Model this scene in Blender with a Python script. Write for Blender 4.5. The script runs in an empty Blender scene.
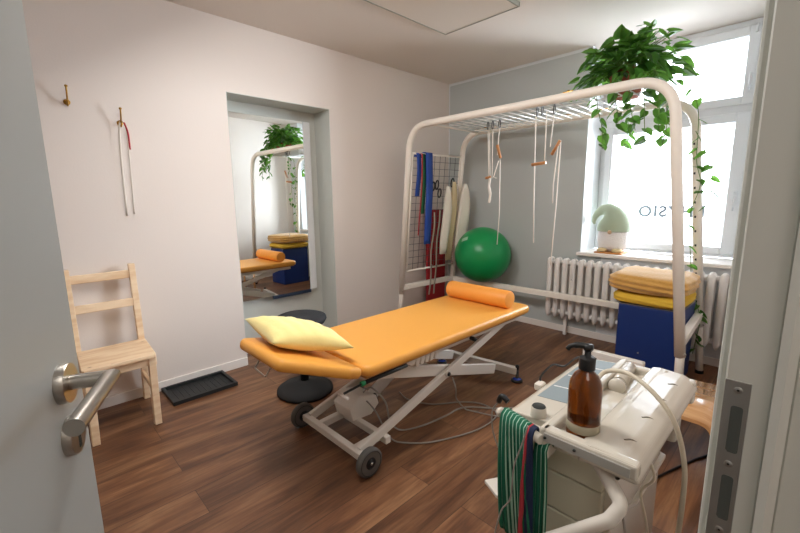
import bpy, bmesh, math, random
from mathutils import Vector, Matrix
R = math.radians
PI = math.pi
random.seed(7)
sc = bpy.context.scene
C = sc.collection

# ---------------------------------------------------------------- camera
cam_d = bpy.data.cameras.new('camera')
cam = bpy.data.objects.new('camera', cam_d)
C.objects.link(cam)
cam_d.sensor_width = 36.0
cam_d.lens = 400.43 / 800 * 36
cam_d.clip_start = 0.02
_y, _p, _r = R(45.8886), R(9.6444), R(0.7049)
fw = Vector((-math.sin(_y)*math.cos(_p), math.cos(_y)*math.cos(_p), -math.sin(_p)))
r0 = Vector((math.cos(_y), math.sin(_y), 0))
d0 = fw.cross(r0)
rr = math.cos(_r)*r0 + math.sin(_r)*d0
dd = -math.sin(_r)*r0 + math.cos(_r)*d0
M = Matrix((rr, -dd, -fw)).transposed().to_4x4()
M.translation = (0, 0, 1.35)
cam.matrix_world = M
sc.camera = cam

# ---------------------------------------------------------------- view, sky, lights
sc.view_settings.view_transform = 'Standard'
sc.view_settings.look = 'None'
sc.view_settings.gamma = 1
sc.view_settings.use_curve_mapping = False
sc.view_settings.exposure = 0.85
w = bpy.data.worlds.new('sky')
sc.world = w
w.use_nodes = True
bg = w.node_tree.nodes['Background']
bg.inputs[0].default_value = (0.84, 0.91, 1.0, 1)
bg.inputs[1].default_value = 3.6

def area(name, loc, rot, sx, sy, power, col, cam_vis=True):
    l = bpy.data.lights.new(name, 'AREA')
    l.shape = 'RECTANGLE'; l.size = sx; l.size_y = sy; l.energy = power; l.color = col
    o = bpy.data.objects.new(name, l); C.objects.link(o)
    o.location = loc; o.rotation_euler = rot
    return o
# bright open sky to the right of the view through the window
_lp = Vector((2.9, 7.6, 2.3)); _dir = Vector((-1.3, 3.0, 1.4))-_lp
day = area('sky_daylight', _lp, _dir.to_track_quat('-Z', 'Y').to_euler(), 6.0, 4.4, 2300, (0.86, 0.93, 1.0))
# bright open sky to the left of the view through the window
_lp = Vector((-6.2, 8.0, 2.3)); _dir = Vector((-.6, 3.2, 1.4))-_lp
area('sky_daylight_west', _lp, _dir.to_track_quat('-Z', 'Y').to_euler(), 6.0, 4.4, 2300, (0.80, 0.90, 1.0))
# added fill light in the corridor behind the doorway, not a known lamp
area('corridor_fill', (0.75, -0.2, 2.55), (0, 0, 0), 0.9, 0.9, 7, (1.0, 0.96, 0.91))
# added fill light for the room, above the camera's view, turned towards the back
area('room_fill', (-1.55, 0.75, 2.55), (R(32), 0, R(-8)), 1.3, 0.6, 27, (1.0, 0.975, 0.95))
sc.cycles.diffuse_bounces = 8
sc.cycles.max_bounces = 14

# ---------------------------------------------------------------- materials
def lin(h):
    if isinstance(h, str):
        h = tuple(int(h[i:i+2], 16)/255 for i in (0, 2, 4))
    return tuple((c/12.92 if c <= .04045 else ((c+.055)/1.055)**2.4) for c in h)
_m = {}
def mat(name, col, rough=.5, metal=0., noise=0., nscale=20., bump=0., bscale=60., coat=0., trans=0., spec=.5, sheen=0., ior=1.45, alpha=1.):
    if name in _m: return _m[name]
    m = bpy.data.materials.new(name); m.use_nodes = True
    nt = m.node_tree; b = nt.nodes['Principled BSDF']
    c = lin(col)
    b.inputs['Base Color'].default_value = (*c, 1)
    b.inputs['Roughness'].default_value = rough
    b.inputs['Metallic'].default_value = metal
    b.inputs['Coat Weight'].default_value = coat
    b.inputs['Transmission Weight'].default_value = trans
    b.inputs['Specular IOR Level'].default_value = spec
    b.inputs['Sheen Weight'].default_value = sheen
    b.inputs['IOR'].default_value = ior
    tc = nt.nodes.new('ShaderNodeTexCoord')
    if noise > 0:
        n = nt.nodes.new('ShaderNodeTexNoise'); n.inputs['Scale'].default_value = nscale; n.inputs['Detail'].default_value = 4
        nt.links.new(tc.outputs['Object'], n.inputs['Vector'])
        mx = nt.nodes.new('ShaderNodeMix'); mx.data_type = 'RGBA'
        mx.inputs[6].default_value = (*[v*(1-noise) for v in c], 1)
        mx.inputs[7].default_value = (*[min(1, v*(1+noise)) for v in c], 1)
        nt.links.new(n.outputs['Fac'], mx.inputs[0]); nt.links.new(mx.outputs[2], b.inputs['Base Color'])
    if bump > 0:
        n = nt.nodes.new('ShaderNodeTexNoise'); n.inputs['Scale'].default_value = bscale; n.inputs['Detail'].default_value = 3
        nt.links.new(tc.outputs['Object'], n.inputs['Vector'])
        bp = nt.nodes.new('ShaderNodeBump'); bp.inputs['Strength'].default_value = bump; bp.inputs['Distance'].default_value = .01
        nt.links.new(n.outputs['Fac'], bp.inputs['Height']); nt.links.new(bp.outputs[0], b.inputs['Normal'])
    _m[name] = m
    return m

def floor_mat():
    m = bpy.data.materials.new('floor_planks'); m.use_nodes = True
    nt = m.node_tree; N = nt.nodes; L = nt.links; b = N['Principled BSDF']
    tc = N.new('ShaderNodeTexCoord')
    mp = N.new('ShaderNodeMapping'); mp.inputs['Rotation'].default_value = (0, 0, R(90))
    L.new(tc.outputs['Object'], mp.inputs[0])
    br = N.new('ShaderNodeTexBrick')
    br.offset = .37; br.inputs['Scale'].default_value = 1.0
    br.inputs['Brick Width'].default_value = 1.28; br.inputs['Row Height'].default_value = .19
    br.inputs['Mortar Size'].default_value = .0016; br.inputs['Mortar Smooth'].default_value = .3
    br.inputs['Color1'].default_value = (0, 0, 0, 1); br.inputs['Color2'].default_value = (1, 1, 1, 1)
    br.inputs['Mortar'].default_value = (.5, .5, .5, 1); br.inputs['Bias'].default_value = 0
    L.new(mp.outputs[0], br.inputs['Vector'])
    # grain: stretched along the plank (y), shifted per plank
    mp2 = N.new('ShaderNodeMapping'); mp2.inputs['Scale'].default_value = (7.5, 1.0, 1)
    L.new(tc.outputs['Object'], mp2.inputs[0])
    ad = N.new('ShaderNodeVectorMath'); ad.operation = 'MULTIPLY_ADD'
    ad.inputs[1].default_value = (9, 17, 5)
    L.new(br.outputs['Color'], ad.inputs[0]); L.new(mp2.outputs[0], ad.inputs[2])
    n1 = N.new('ShaderNodeTexNoise'); n1.inputs['Scale'].default_value = 1.7; n1.inputs['Detail'].default_value = 6; n1.inputs['Roughness'].default_value = .6; n1.inputs['Distortion'].default_value = .6
    L.new(ad.outputs[0], n1.inputs['Vector'])
    mp3 = N.new('ShaderNodeMapping'); mp3.inputs['Scale'].default_value = (60, 2.5, 1)
    L.new(tc.outputs['Object'], mp3.inputs[0])
    n2 = N.new('ShaderNodeTexNoise'); n2.inputs['Scale'].default_value = 1.5; n2.inputs['Detail'].default_value = 5
    L.new(mp3.outputs[0], n2.inputs['Vector'])
    rp = N.new('ShaderNodeValToRGB')
    e = rp.color_ramp.elements
    e[0].position = .28; e[0].color = (*lin('4B2F1F'), 1)
    e[1].position = .72; e[1].color = (*lin('9A7352'), 1)
    e.new(.42).color = (*lin('6A452D'), 1); e.new(.55).color = (*lin('7F573A'), 1)
    L.new(n1.outputs['Fac'], rp.inputs[0])
    mx = N.new('ShaderNodeMix'); mx.data_type = 'RGBA'; mx.blend_type = 'MULTIPLY'; mx.inputs[0].default_value = .55
    r2 = N.new('ShaderNodeValToRGB'); r2.color_ramp.elements[0].position = .3; r2.color_ramp.elements[0].color = (.45, .42, .4, 1); r2.color_ramp.elements[1].position = .6
    L.new(n2.outputs['Fac'], r2.inputs[0])
    L.new(rp.outputs[0], mx.inputs[6]); L.new(r2.outputs[0], mx.inputs[7])
    hs = N.new('ShaderNodeHueSaturation')
    ma = N.new('ShaderNodeMapRange'); ma.inputs[3].default_value = .78; ma.inputs[4].default_value = 1.2
    L.new(br.outputs['Color'], ma.inputs[0]); L.new(ma.outputs[0], hs.inputs['Value'])
    L.new(mx.outputs[2], hs.inputs['Color'])
    # thin dark joints between planks
    mj = N.new('ShaderNodeMix'); mj.data_type = 'RGBA'; mj.inputs[7].default_value = (*lin('2E1C12'), 1)
    mf = N.new('ShaderNodeMath'); mf.operation = 'MULTIPLY'; mf.inputs[1].default_value = .8
    L.new(br.outputs['Fac'], mf.inputs[0]); L.new(mf.outputs[0], mj.inputs[0])
    L.new(hs.outputs[0], mj.inputs[6]); L.new(mj.outputs[2], b.inputs['Base Color'])
    b.inputs['Roughness'].default_value = .42
    b.inputs['Specular IOR Level'].default_value = .5
    bp = N.new('ShaderNodeBump'); bp.inputs['Strength'].default_value = .12; bp.inputs['Distance'].default_value = .004
    L.new(n2.outputs['Fac'], bp.inputs['Height']); L.new(bp.outputs[0], b.inputs['Normal'])
    return m

def wood_mat(name, dark, light, scale=(2, 30, 30), rough=.5, knots=False):
    m = bpy.data.materials.new(name); m.use_nodes = True
    nt = m.node_tree; N = nt.nodes; L = nt.links; b = N['Principled BSDF']
    if rough < .2: b.inputs['Coat Weight'].default_value = 1.0
    tc = N.new('ShaderNodeTexCoord'); mp = N.new('ShaderNodeMapping'); mp.inputs['Scale'].default_value = scale
    L.new(tc.outputs['Object'], mp.inputs[0])
    n = N.new('ShaderNodeTexNoise'); n.inputs['Scale'].default_value = 1.; n.inputs['Detail'].default_value = 5
    L.new(mp.outputs[0], n.inputs['Vector'])
    rp = N.new('ShaderNodeValToRGB'); e = rp.color_ramp.elements
    e[0].position = .32; e[0].color = (*lin(dark), 1); e[1].position = .62; e[1].color = (*lin(light), 1)
    L.new(n.outputs['Fac'], rp.inputs[0])
    out = rp.outputs[0]
    if knots:
        mk = N.new('ShaderNodeMapping'); mk.inputs['Scale'].default_value = (8, 4.5, 4.5)
        L.new(tc.outputs['Object'], mk.inputs[0])
        v = N.new('ShaderNodeTexVoronoi'); v.inputs['Scale'].default_value = 1.6
        L.new(mk.outputs[0], v.inputs['Vector'])
        r2 = N.new('ShaderNodeValToRGB'); r2.color_ramp.elements[0].position = .05; r2.color_ramp.elements[0].color = (*lin('8A5A35'), 1)
        r2.color_ramp.elements[1].position = .12; r2.color_ramp.elements[1].color = (1, 1, 1, 1)
        L.new(v.outputs['Distance'], r2.inputs[0])
        mx = N.new('ShaderNodeMix'); mx.data_type = 'RGBA'; mx.blend_type = 'MULTIPLY'; mx.inputs[0].default_value = .8
        L.new(out, mx.inputs[6]); L.new(r2.outputs[0], mx.inputs[7]); out = mx.outputs[2]
    L.new(out, b.inputs['Base Color']); b.inputs['Roughness'].default_value = rough
    _m[name] = m
    return m

def leaf_mat():
    m = bpy.data.materials.new('leaf_green'); m.use_nodes = True
    nt = m.node_tree; N = nt.nodes; L = nt.links; b = N['Principled BSDF']
    g = N.new('ShaderNodeNewGeometry')
    rp = N.new('ShaderNodeValToRGB'); e = rp.color_ramp.elements
    e[0].color = (*lin('1E4A1C'), 1); e[1].color = (*lin('5E9A3C'), 1); e.new(.5).color = (*lin('356B26'), 1)
    L.new(g.outputs['Random Per Island'], rp.inputs[0]); L.new(rp.outputs[0], b.inputs['Base Color'])
    b.inputs['Roughness'].default_value = .38
    tr = N.new('ShaderNodeBsdfTranslucent'); tr.inputs[0].default_value = (*lin('7DB545'), 1)
    mx = N.new('ShaderNodeMixShader'); mx.inputs[0].default_value = .35
    L.new(b.outputs[0], mx.inputs[1]); L.new(tr.outputs[0], mx.inputs[2])
    L.new(mx.outputs[0], N['Material Output'].inputs[0])
    return m

def stripe_mat(name, stops, period, axis='X', rough=.85):
    """stripes by object coordinate: stops = [(pos, hex)...] constant ramp"""
    m = bpy.data.materials.new(name); m.use_nodes = True
    nt = m.node_tree; N = nt.nodes; L = nt.links; b = N['Principled BSDF']
    uv = N.new('ShaderNodeTexCoord'); sp = N.new('ShaderNodeSeparateXYZ')
    L.new(uv.outputs['UV'], sp.inputs[0])
    d = N.new('ShaderNodeMath'); d.operation = 'DIVIDE'; d.inputs[1].default_value = period
    L.new(sp.outputs[axis], d.inputs[0])
    f = N.new('ShaderNodeMath'); f.operation = 'FRACT'; L.new(d.outputs[0], f.inputs[0])
    rp = N.new('ShaderNodeValToRGB'); rp.color_ramp.interpolation = 'CONSTANT'; e = rp.color_ramp.elements
    e[0].position = stops[0][0]; e[0].color = (*lin(stops[0][1]), 1)
    e[1].position = stops[1][0]; e[1].color = (*lin(stops[1][1]), 1)
    for p, c in stops[2:]: e.new(p).color = (*lin(c), 1)
    L.new(f.outputs[0], rp.inputs[0]); L.new(rp.outputs[0], b.inputs['Base Color'])
    b.inputs['Roughness'].default_value = rough
    n = N.new('ShaderNodeTexNoise'); n.inputs['Scale'].default_value = 300
    L.new(uv.outputs['Object'], n.inputs['Vector'])
    bp = N.new('ShaderNodeBump'); bp.inputs['Strength'].default_value = .2; bp.inputs['Distance'].default_value = .003
    L.new(n.outputs['Fac'], bp.inputs['Height']); L.new(bp.outputs[0], b.inputs['Normal'])
    return m

WALL = mat('wall_paint', 'DCD3CC', .85, bump=.05, bscale=90)
CEIL = mat('ceiling_paint', 'DCD4CC', .9)
GREYP = mat('grey_wall_paint', 'B6BBBA', .85, bump=.05, bscale=90)
NICHE = mat('niche_paint', 'C0C3BD', .8, bump=.05, bscale=90)
REVEAL = mat('reveal_white', 'D6D9DB', .8)
SKIRT = mat('skirting_white', 'E4DED8', .5)
LACQ = mat('door_lacquer', 'B4BABA', .42)
JAMBM = mat('jamb_lacquer', 'C9CBC4', .45)
PVC = mat('window_pvc', 'D8DBDE', .35)
STEEL = mat('brushed_steel', 'B3AEA6', .33, 1., bump=.03, bscale=200)
PLATE = mat('strike_steel', 'A3A3A0', .42, .9)
DARK = mat('dark_recess', '2F3331', .8)
BRASS = mat('brass', 'B08842', .28, 1.)
BLACKP = mat('black_plastic', '17181A', .4)
BLACKR = mat('black_rubber', '1B1B1C', .75)
RIMG = mat('grey_rubber', '55524E', .7)
ORANGE = mat('orange_vinyl', 'E3A24A', .38, bump=.06, bscale=350, spec=.45)
ORANGE2 = mat('orange_vinyl_roll', 'EC9C42', .45, bump=.06, bscale=350)
PILLOW = mat('yellow_cotton', 'F0DF96', .9, bump=.2, bscale=40, sheen=.3)
CREAMT = mat('cream_tube', 'EFE8DE', .4)
WHITEM = mat('white_metal', 'DCD6CC', .4)
WHITEC = mat('white_chrome', 'E6E4E0', .25)
FRAMEP = mat('powder_white', 'D9D2C6', .45)
GREEN = mat('green_ball', '0C8A4A', .33, bump=.02, bscale=20)
BLUE = mat('blue_vinyl', '14306E', .42, bump=.05, bscale=200)
RAD = mat('radiator_white', 'E2DEDA', .4)
MIRROR = mat('mirror_glass', 'F0F4F2', .0, 1.)
CORD = mat('white_cord', 'E8E2D8', .8, bump=.3, bscale=500)
BEECH = wood_mat('beech_toggle', 'A9703F', 'C48A55', (20, 20, 4))
PINE = wood_mat('pine', 'E0BF98', 'F0D8B8', (6, 6, 30), .5, knots=False)
PINES = wood_mat('pine_seat', 'DDB990', 'F0D6B4', (30, 5, 30), .5, knots=True)
PLY = wood_mat('ply_gloss', 'C58F5C', 'DCAE7C', (4, 24, 24), .18)
PLYE = mat('ply_edge', 'C2813F', .5)
TERRA = mat('terracotta', '96543A', .8, noise=.15)
SOIL = mat('soil', '2E2119', .95)
STEM = mat('stem_green', '5F7F38', .6)
LEAF = leaf_mat()
DEV = mat('ivory_plastic', 'CDC7BA', .2, coat=.4)
DEVG = mat('grey_label', 'A9A8A2', .3)
PANELG = mat('display_grey', '8C9AA0', .18)
DRAWER = mat('drawer_cream', 'C9C5B0', .45)
HOSE = mat('hose_cream', 'CFC6B2', .4)
GCABLE = mat('grey_cable', '8D8880', .5)
AMBER = mat('amber_glass', '7A3E10', .06, trans=.75, ior=1.3, coat=.5)
LABELW = mat('bottle_label', 'A39C86', .5)
MUST = mat('mustard_blanket', 'C4954C', .95, noise=.12, nscale=30, bump=.5, bscale=60, sheen=.4)
YEL = mat('yellow_cushion', 'D9B23C', .85, bump=.2, bscale=90)
RED = mat('red_mat', 'A3232B', .7, bump=.1)
BLUEB = mat('blue_strap', '2A4C9E', .75, bump=.2, bscale=300)
GREENB = mat('green_strap', '1E6B45', .75, bump=.2, bscale=300)
REDB = mat('red_strap', 'B0353C', .75)
WCLOTH = mat('white_cotton', 'E6DFD2', .9, bump=.2, bscale=150)
CREAMC = mat('cream_cotton', 'CFC09A', .9, bump=.2, bscale=150)
GREYC = mat('grey_webbing', 'A39A8C', .85)
FELT = mat('sage_felt', 'A9B79F', .95, bump=.3, bscale=250, sheen=.3)
BEARD = mat('white_fleece', 'E8E4E2', .98, bump=1., bscale=110, sheen=.4)
SKINW = mat('wood_nose', 'D3B08E', .6)
SHOE = mat('felt_shoe', 'C9B58A', .9)
def glass_mat():
    m = bpy.data.materials.new('window_glass'); m.use_nodes = True
    nt = m.node_tree; N = nt.nodes; N.remove(N['Principled BSDF'])
    t_ = N.new('ShaderNodeBsdfTransparent'); g_ = N.new('ShaderNodeBsdfGlossy'); g_.inputs['Roughness'].default_value = .02
    lw = N.new('ShaderNodeFresnel'); lw.inputs[0].default_value = 1.35; mx = N.new('ShaderNodeMixShader')
    nt.links.new(lw.outputs[0], mx.inputs[0]); nt.links.new(t_.outputs[0], mx.inputs[1]); nt.links.new(g_.outputs[0], mx.inputs[2])
    nt.links.new(mx.outputs[0], N['Material Output'].inputs[0]); return m
GLASS = glass_mat()
LETTER = mat('grey_foil', '8E9BA8', .6)
PANELW = mat('heater_white', 'DAD2C8', .5)
PANELF = mat('heater_frame', '8F8F84', .4)
BLUECAP = mat('blue_cap', '2B3F9B', .25)
GREENCAP = mat('green_cap', '1C8A55', .4)
STRIPE = stripe_mat('green_striped_terry', [(0, '0B5F45'), (.68, 'A3C9B3'), (.86, '0B5F45')], .0105)
STRIPE2 = stripe_mat('red_navy_band', [(0, 'A8323A'), (.18, '142040'), (.85, '0C5A42')], 1.0)

# ---------------------------------------------------------------- mesh helpers
def new(): return bmesh.new()
def box(bm, a, b, bev=0, seg=2, mtx=None):
    t = bmesh.new(); bmesh.ops.create_cube(t, size=1)
    a = Vector(a); b = Vector(b); s = b-a; c = (a+b)/2
    for v in t.verts: v.co = Vector((v.co.x*s.x, v.co.y*s.y, v.co.z*s.z))
    if bev > 0: bmesh.ops.bevel(t, geom=t.edges[:], offset=bev, segments=seg, profile=.5, affect='EDGES')
    for v in t.verts: v.co += c
    if mtx:
        for v in t.verts: v.co = mtx @ v.co
    merge(bm, t); return bm
def merge(bm, t):
    me = bpy.data.meshes.new('tmp'); t.to_mesh(me); t.free(); bm.from_mesh(me); bpy.data.meshes.remove(me)
def frame_at(d, up=Vector((0, 0, 1))):
    d = d.normalized()
    if abs(d.dot(up)) > .98: up = Vector((1, 0, 0))
    x = up.cross(d).normalized(); y = d.cross(x); return x, y
def tube(bm, pts, r, n=10, cap=True, flat=None, closed=False):
    """sweep a circle (or flat=(w,h) rectangle-like ellipse) along pts; r number or list"""
    P = [Vector(p) for p in pts]; m = len(P)
    rs = r if isinstance(r, (list, tuple)) else [r]*m
    rings = []; x = None
    for i in range(m):
        if closed: d = P[(i+1) % m]-P[i-1]
        else: d = P[min(i+1, m-1)]-P[max(i-1, 0)]
        if d.length < 1e-9: d = Vector((0, 0, 1))
        d.normalize()
        if x is None: x, y = frame_at(d)
        else:
            x = (x - d*x.dot(d))
            if x.length < 1e-6: x, y = frame_at(d)
            x.normalize(); y = d.cross(x)
        ring = []
        for k in range(n):
            a = 2*PI*k/n
            ring.append(bm.verts.new(P[i] + x*math.cos(a)*rs[i] + y*math.sin(a)*rs[i]))
        rings.append(ring)
    for i in range(m if closed else m-1):
        A, B = rings[i], rings[(i+1) % m]
        for k in range(n):
            try: bm.faces.new((A[k], A[(k+1) % n], B[(k+1) % n], B[k])).smooth = True
            except ValueError: pass
    if cap and not closed:
        bm.faces.new(list(reversed(rings[0]))); bm.faces.new(rings[-1])
    return bm
def fillet(pts, rad, seg=8):
    P = [Vector(p) for p in pts]; out = [P[0]]
    rads = rad if isinstance(rad, (list, tuple)) else [rad]*(len(P)-2)
    for i in range(1, len(P)-1):
        a, b, c = P[i-1], P[i], P[i+1]; u = (a-b).normalized(); v = (c-b).normalized()
        ang = u.angle(v); t = rads[i-1]/math.tan(ang/2); t = min(t, (a-b).length*.49, (c-b).length*.49)
        p, q = b+u*t, b+v*t
        for k in range(seg+1):
            s = k/seg; out.append((1-s)**2*p + 2*s*(1-s)*b + s*s*q)
    out.append(P[-1]); return out
def spline(pts, n=8):
    P = [Vector(p) for p in pts]; P = [2*P[0]-P[1]]+P+[2*P[-1]-P[-2]]; out = []
    for i in range(1, len(P)-2):
        for k in range(n):
            t = k/n; a, b, c, d = P[i-1:i+3]
            out.append(.5*((2*b)+(c-a)*t+(2*a-5*b+4*c-d)*t*t+(3*b-a-3*c+d)*t**3))
    out.append(P[-2]); return out
def lathe(bm, prof, c=(0, 0, 0), n=24, mtx=None):
    c = Vector(c); rings = []
    for r_, z in prof:
        ring = []
        for k in range(n if r_ > 1e-6 else 1):
            a = 2*PI*k/n; p = Vector((r_*math.cos(a), r_*math.sin(a), z))
            if mtx: p = mtx @ p
            ring.append(bm.verts.new(c+p))
        rings.append(ring)
    for A, B in zip(rings, rings[1:]):
        for k in range(n):
            if len(A) == 1 and len(B) == 1: break
            if len(A) == 1: f = (A[0], B[(k+1) % n], B[k])
            elif len(B) == 1: f = (A[k], A[(k+1) % n], B[0])
            else: f = (A[k], A[(k+1) % n], B[(k+1) % n], B[k])
            bm.faces.new(f).smooth = True
    return bm
def cyl(bm, a, b, r, n=20):
    return tube(bm, [a, b], r, n)
def beam(bm, a, b, w_, h_, up=Vector((0, 0, 1)), bev=.003):
    a = Vector(a); b = Vector(b); d = b-a; x, y = frame_at(d, up); z = d.normalized()
    m = Matrix((x, y, z)).transposed().to_4x4(); m.translation = (a+b)/2
    box(bm, (-w_/2, -h_/2, -d.length/2), (w_/2, h_/2, d.length/2), bev, 1, m); return bm
def prism(bm, poly, h0, h1, axis='z', bev=0):
    """poly list of 2D; extruded between h0 and h1 along the axis"""
    t = bmesh.new()
    def P(u, v, h):
        return {'z': (u, v, h), 'x': (h, u, v), 'y': (u, h, v)}[axis]
    A = [t.verts.new(P(u, v, h0)) for u, v in poly]; B = [t.verts.new(P(u, v, h1)) for u, v in poly]
    n = len(poly); t.faces.new(A); t.faces.new(B)
    for k in range(n): t.faces.new((A[k], A[(k+1) % n], B[(k+1) % n], B[k]))
    bmesh.ops.recalc_face_normals(t, faces=t.faces[:])
    if bev > 0: bmesh.ops.bevel(t, geom=t.edges[:], offset=bev, segments=3, profile=.5, affect='EDGES')
    merge(bm, t); return bm
def ribbon(bm, pts, wdir, wid, th, uvper=1., ncross=1):
    """band along pts with width along wdir (vector or list), has thickness; u = metres across, v = metres along"""
    P = [Vector(p) for p in pts]; W = [Vector(wdir)]*len(P) if not isinstance(wdir, list) else [Vector(q) for q in wdir]
    wl = wid if isinstance(wid, list) else [wid]*len(P)
    uvl = bm.loops.layers.uv.verify()
    top = []; bot = []
    for i, p in enumerate(P):
        d = (P[min(i+1, len(P)-1)]-P[max(0, i-1)]).normalized(); wv = W[i].normalized(); nrm = d.cross(wv).normalized()
        rowt = []; rowb = []
        for k in range(ncross+1):
            s = k/ncross-.5; q = p+wv*wl[i]*s
            rowt.append((bm.verts.new(q+nrm*th/2), k*wid0(wl, i)/ncross)); rowb.append((bm.verts.new(q-nrm*th/2), k*wid0(wl, i)/ncross))
        top.append(rowt); bot.append(rowb)
    def F(q, sm=True):
        try: f = bm.faces.new([v for v, _ in q])
        except ValueError: return
        f.smooth = sm
        for l, (v, u) in zip(f.loops, q): l[uvl].uv = (u*uvper, 0)
    for i in range(len(P)-1):
        for k in range(ncross):
            F((top[i][k], top[i][k+1], top[i+1][k+1], top[i+1][k])); F((bot[i][k], bot[i+1][k], bot[i+1][k+1], bot[i][k+1]))
        F((top[i][0], top[i+1][0], bot[i+1][0], bot[i][0]), False); F((top[i][-1], bot[i][-1], bot[i+1][-1], top[i+1][-1]), False)
    for rows in (0, -1):
        for k in range(ncross): F((top[rows][k], bot[rows][k], bot[rows][k+1], top[rows][k+1]), False)
    bmesh.ops.recalc_face_normals(bm, faces=bm.faces[:])
    return bm
def wid0(wl, i): return wl[0]
def obj(name, bm, m, parent=None, loc=None, mod=None, label=None, recalc=False):
    if recalc: bmesh.ops.recalc_face_normals(bm, faces=bm.faces[:])
    me = bpy.data.meshes.new(name); bm.to_mesh(me); bm.free()
    for q in (m if isinstance(m, list) else [m]): me.materials.append(q)
    o = bpy.data.objects.new(name, me); C.objects.link(o)
    if parent:
        o.parent = parent
        o.matrix_parent_inverse = Matrix.Translation(-Vector(parent.location))
        if parent.parent:
            pass
    if loc: o.location = loc
    if label: o['label'] = label
    if mod:
        s = o.modifiers.new('subsurf', 'SUBSURF'); s.levels = mod; s.render_levels = mod
    return o
def sub(name, bm, m, parent, label=None):
    """a piece of a part: same world coordinates, parented to the part mesh"""
    me = bpy.data.meshes.new(name); bm.to_mesh(me); bm.free()
    for q in (m if isinstance(m, list) else [m]): me.materials.append(q)
    o = bpy.data.objects.new(name, me); C.objects.link(o); o.parent = parent
    if label: o['label'] = label
    return o
def tag(o, label, cat, group=None, kind=None):
    o['label'] = label; o['category'] = cat
    if group: o['group'] = group
    if kind: o['kind'] = kind
    return o
def thing(name, label, cat, loc=(0, 0, 0), group=None):
    o = bpy.data.objects.new(name, None); C.objects.link(o); o.location = loc; o.empty_display_size = .1
    return tag(o, label, cat, group)
def struct(name, bm, m, label=None):
    o = obj(name, bm, m); o['kind'] = 'structure'
    if label: o['label'] = label
    return o
def copy_tree(o, parent=None):
    c = o.copy(); C.objects.link(c)
    if parent: c.parent = parent
    for ch in list(o.children): copy_tree(ch, c)
    return c
def setmat(bm, start, idx):
    bm.faces.ensure_lookup_table()
    for f in bm.faces[start:]: f.material_index = idx

# ================================================================ SETTING
XL, YB, H = -3.157, 3.9, 2.66
struct('floor', box(new(), (-3.5, -1.3, -.05), (2.0, 4.3, 0)), floor_mat())
struct('ceiling', box(new(), (-3.5, -1.3, H), (2.0, 4.45, H+.1)), CEIL)
NY0, NY1, NZ, NX = 1.278, 2.195, 2.15, -3.40
bm = new()
box(bm, (XL-.32, -1.2, 0), (XL, NY0, H)); box(bm, (XL-.32, NY1, 0), (XL, 4.3, H)); box(bm, (XL-.32, NY0, NZ), (XL, NY1, H))
struct('wall_left', bm, WALL)
bm = new()   # grey lining of the niche
t = .004
box(bm, (NX-.04, NY0, 0), (NX, NY1, NZ))
box(bm, (NX, NY0, NZ-t), (XL, NY1, NZ)); box(bm, (NX, NY1-t, 0), (XL, NY1, NZ)); box(bm, (NX, NY0, 0), (XL, NY0+t, NZ))
struct('wall_niche', bm, NICHE)
WX0, WX1, WY = -1.53, -.34, 4.25
bm = new()
box(bm, (XL-.3, YB, 0), (WX0, 4.4, H)); box(bm, (WX0, YB, 0), (WX1, 4.4, .80)); box(bm, (WX1, YB, 0), (.2, 4.4, H))
struct('wall_back', bm, REVEAL)
bm = new()   # grey painted field of the back wall, cream margin above
box(bm, (XL+.018, YB-.003, .06), (WX0, YB, H-.028)); box(bm, (WX0, YB-.003, .06), (-1.34, YB, .80))
struct('wall_back_field', bm, GREYP)
WRX = -.058
bm = new()
JY, HY = .65, -.26
box(bm, (WRX, JY+.03, 0), (.10, 4.3, H)); box(bm, (WRX, -1.3, 0), (.10, HY-.03, H)); box(bm, (WRX, HY-.03, 2.2), (.10, JY+.03, H))
struct('wall_right', bm, WALL)
struct('wall_front', box(new(), (-3.5, -1.3, 0), (2.0, -1.2, H)), WALL)
bm = new()
box(bm, (1.3, -1.3, 0), (1.4, 2.0, H)); box(bm, (.1, 1.6, 0), (1.4, 1.7, H))
struct('wall_corridor', bm, WALL)
# skirting boards
bm = new(); box(bm, (XL, -1.2, 0), (XL+.014, NY0, .07), .003); box(bm, (XL, NY1, 0), (XL+.014, YB, .07), .003)
box(bm, (NX, NY0, 0), (NX+.012, NY1, .07), .003); box(bm, (NX, NY1-.016, 0), (XL+.014, NY1-.004, .07), .003)
struct('baseboard_left', bm, SKIRT)
struct('baseboard_back', box(new(), (XL+.014, YB-.014, 0), (WRX, YB-.003, .065), .003), SKIRT)
struct('baseboard_right', box(new(), (WRX-.013, JY+.15, 0), (WRX, YB-.014, .065), .003), SKIRT)
# door lining on the strike side of the doorway
fr = struct('door_1', box(new(), (WRX, JY, 0), (WRX+.047, JY+.05, 2.16), .002, 1), JAMBM)
sub('door_stop', prism(new(), [(WRX+.047, JY+.05), (WRX+.047, JY-.012), (WRX+.056, JY-.014), (WRX+.064, JY-.006), (WRX+.064, JY+.05)], 0, 2.16), JAMBM, fr)
sub('lining', box(new(), (WRX+.064, JY+.006, 0), (.12, JY+.05, 2.16), .002, 1), JAMBM, fr)
bm = new(); box(bm, (WRX-.012, JY+.035, 0), (WRX, JY+.10, 2.2), .004, 2)
sub('architrave', bm, JAMBM, fr)
bm = new(); box(bm, (WRX, HY-.05, 0), (.12, HY, 2.16), .002, 1); box(bm, (WRX, HY-.05, 2.16), (.12, JY+.05, 2.22), .002, 1)
sub('frame_head', bm, JAMBM, fr)
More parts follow.
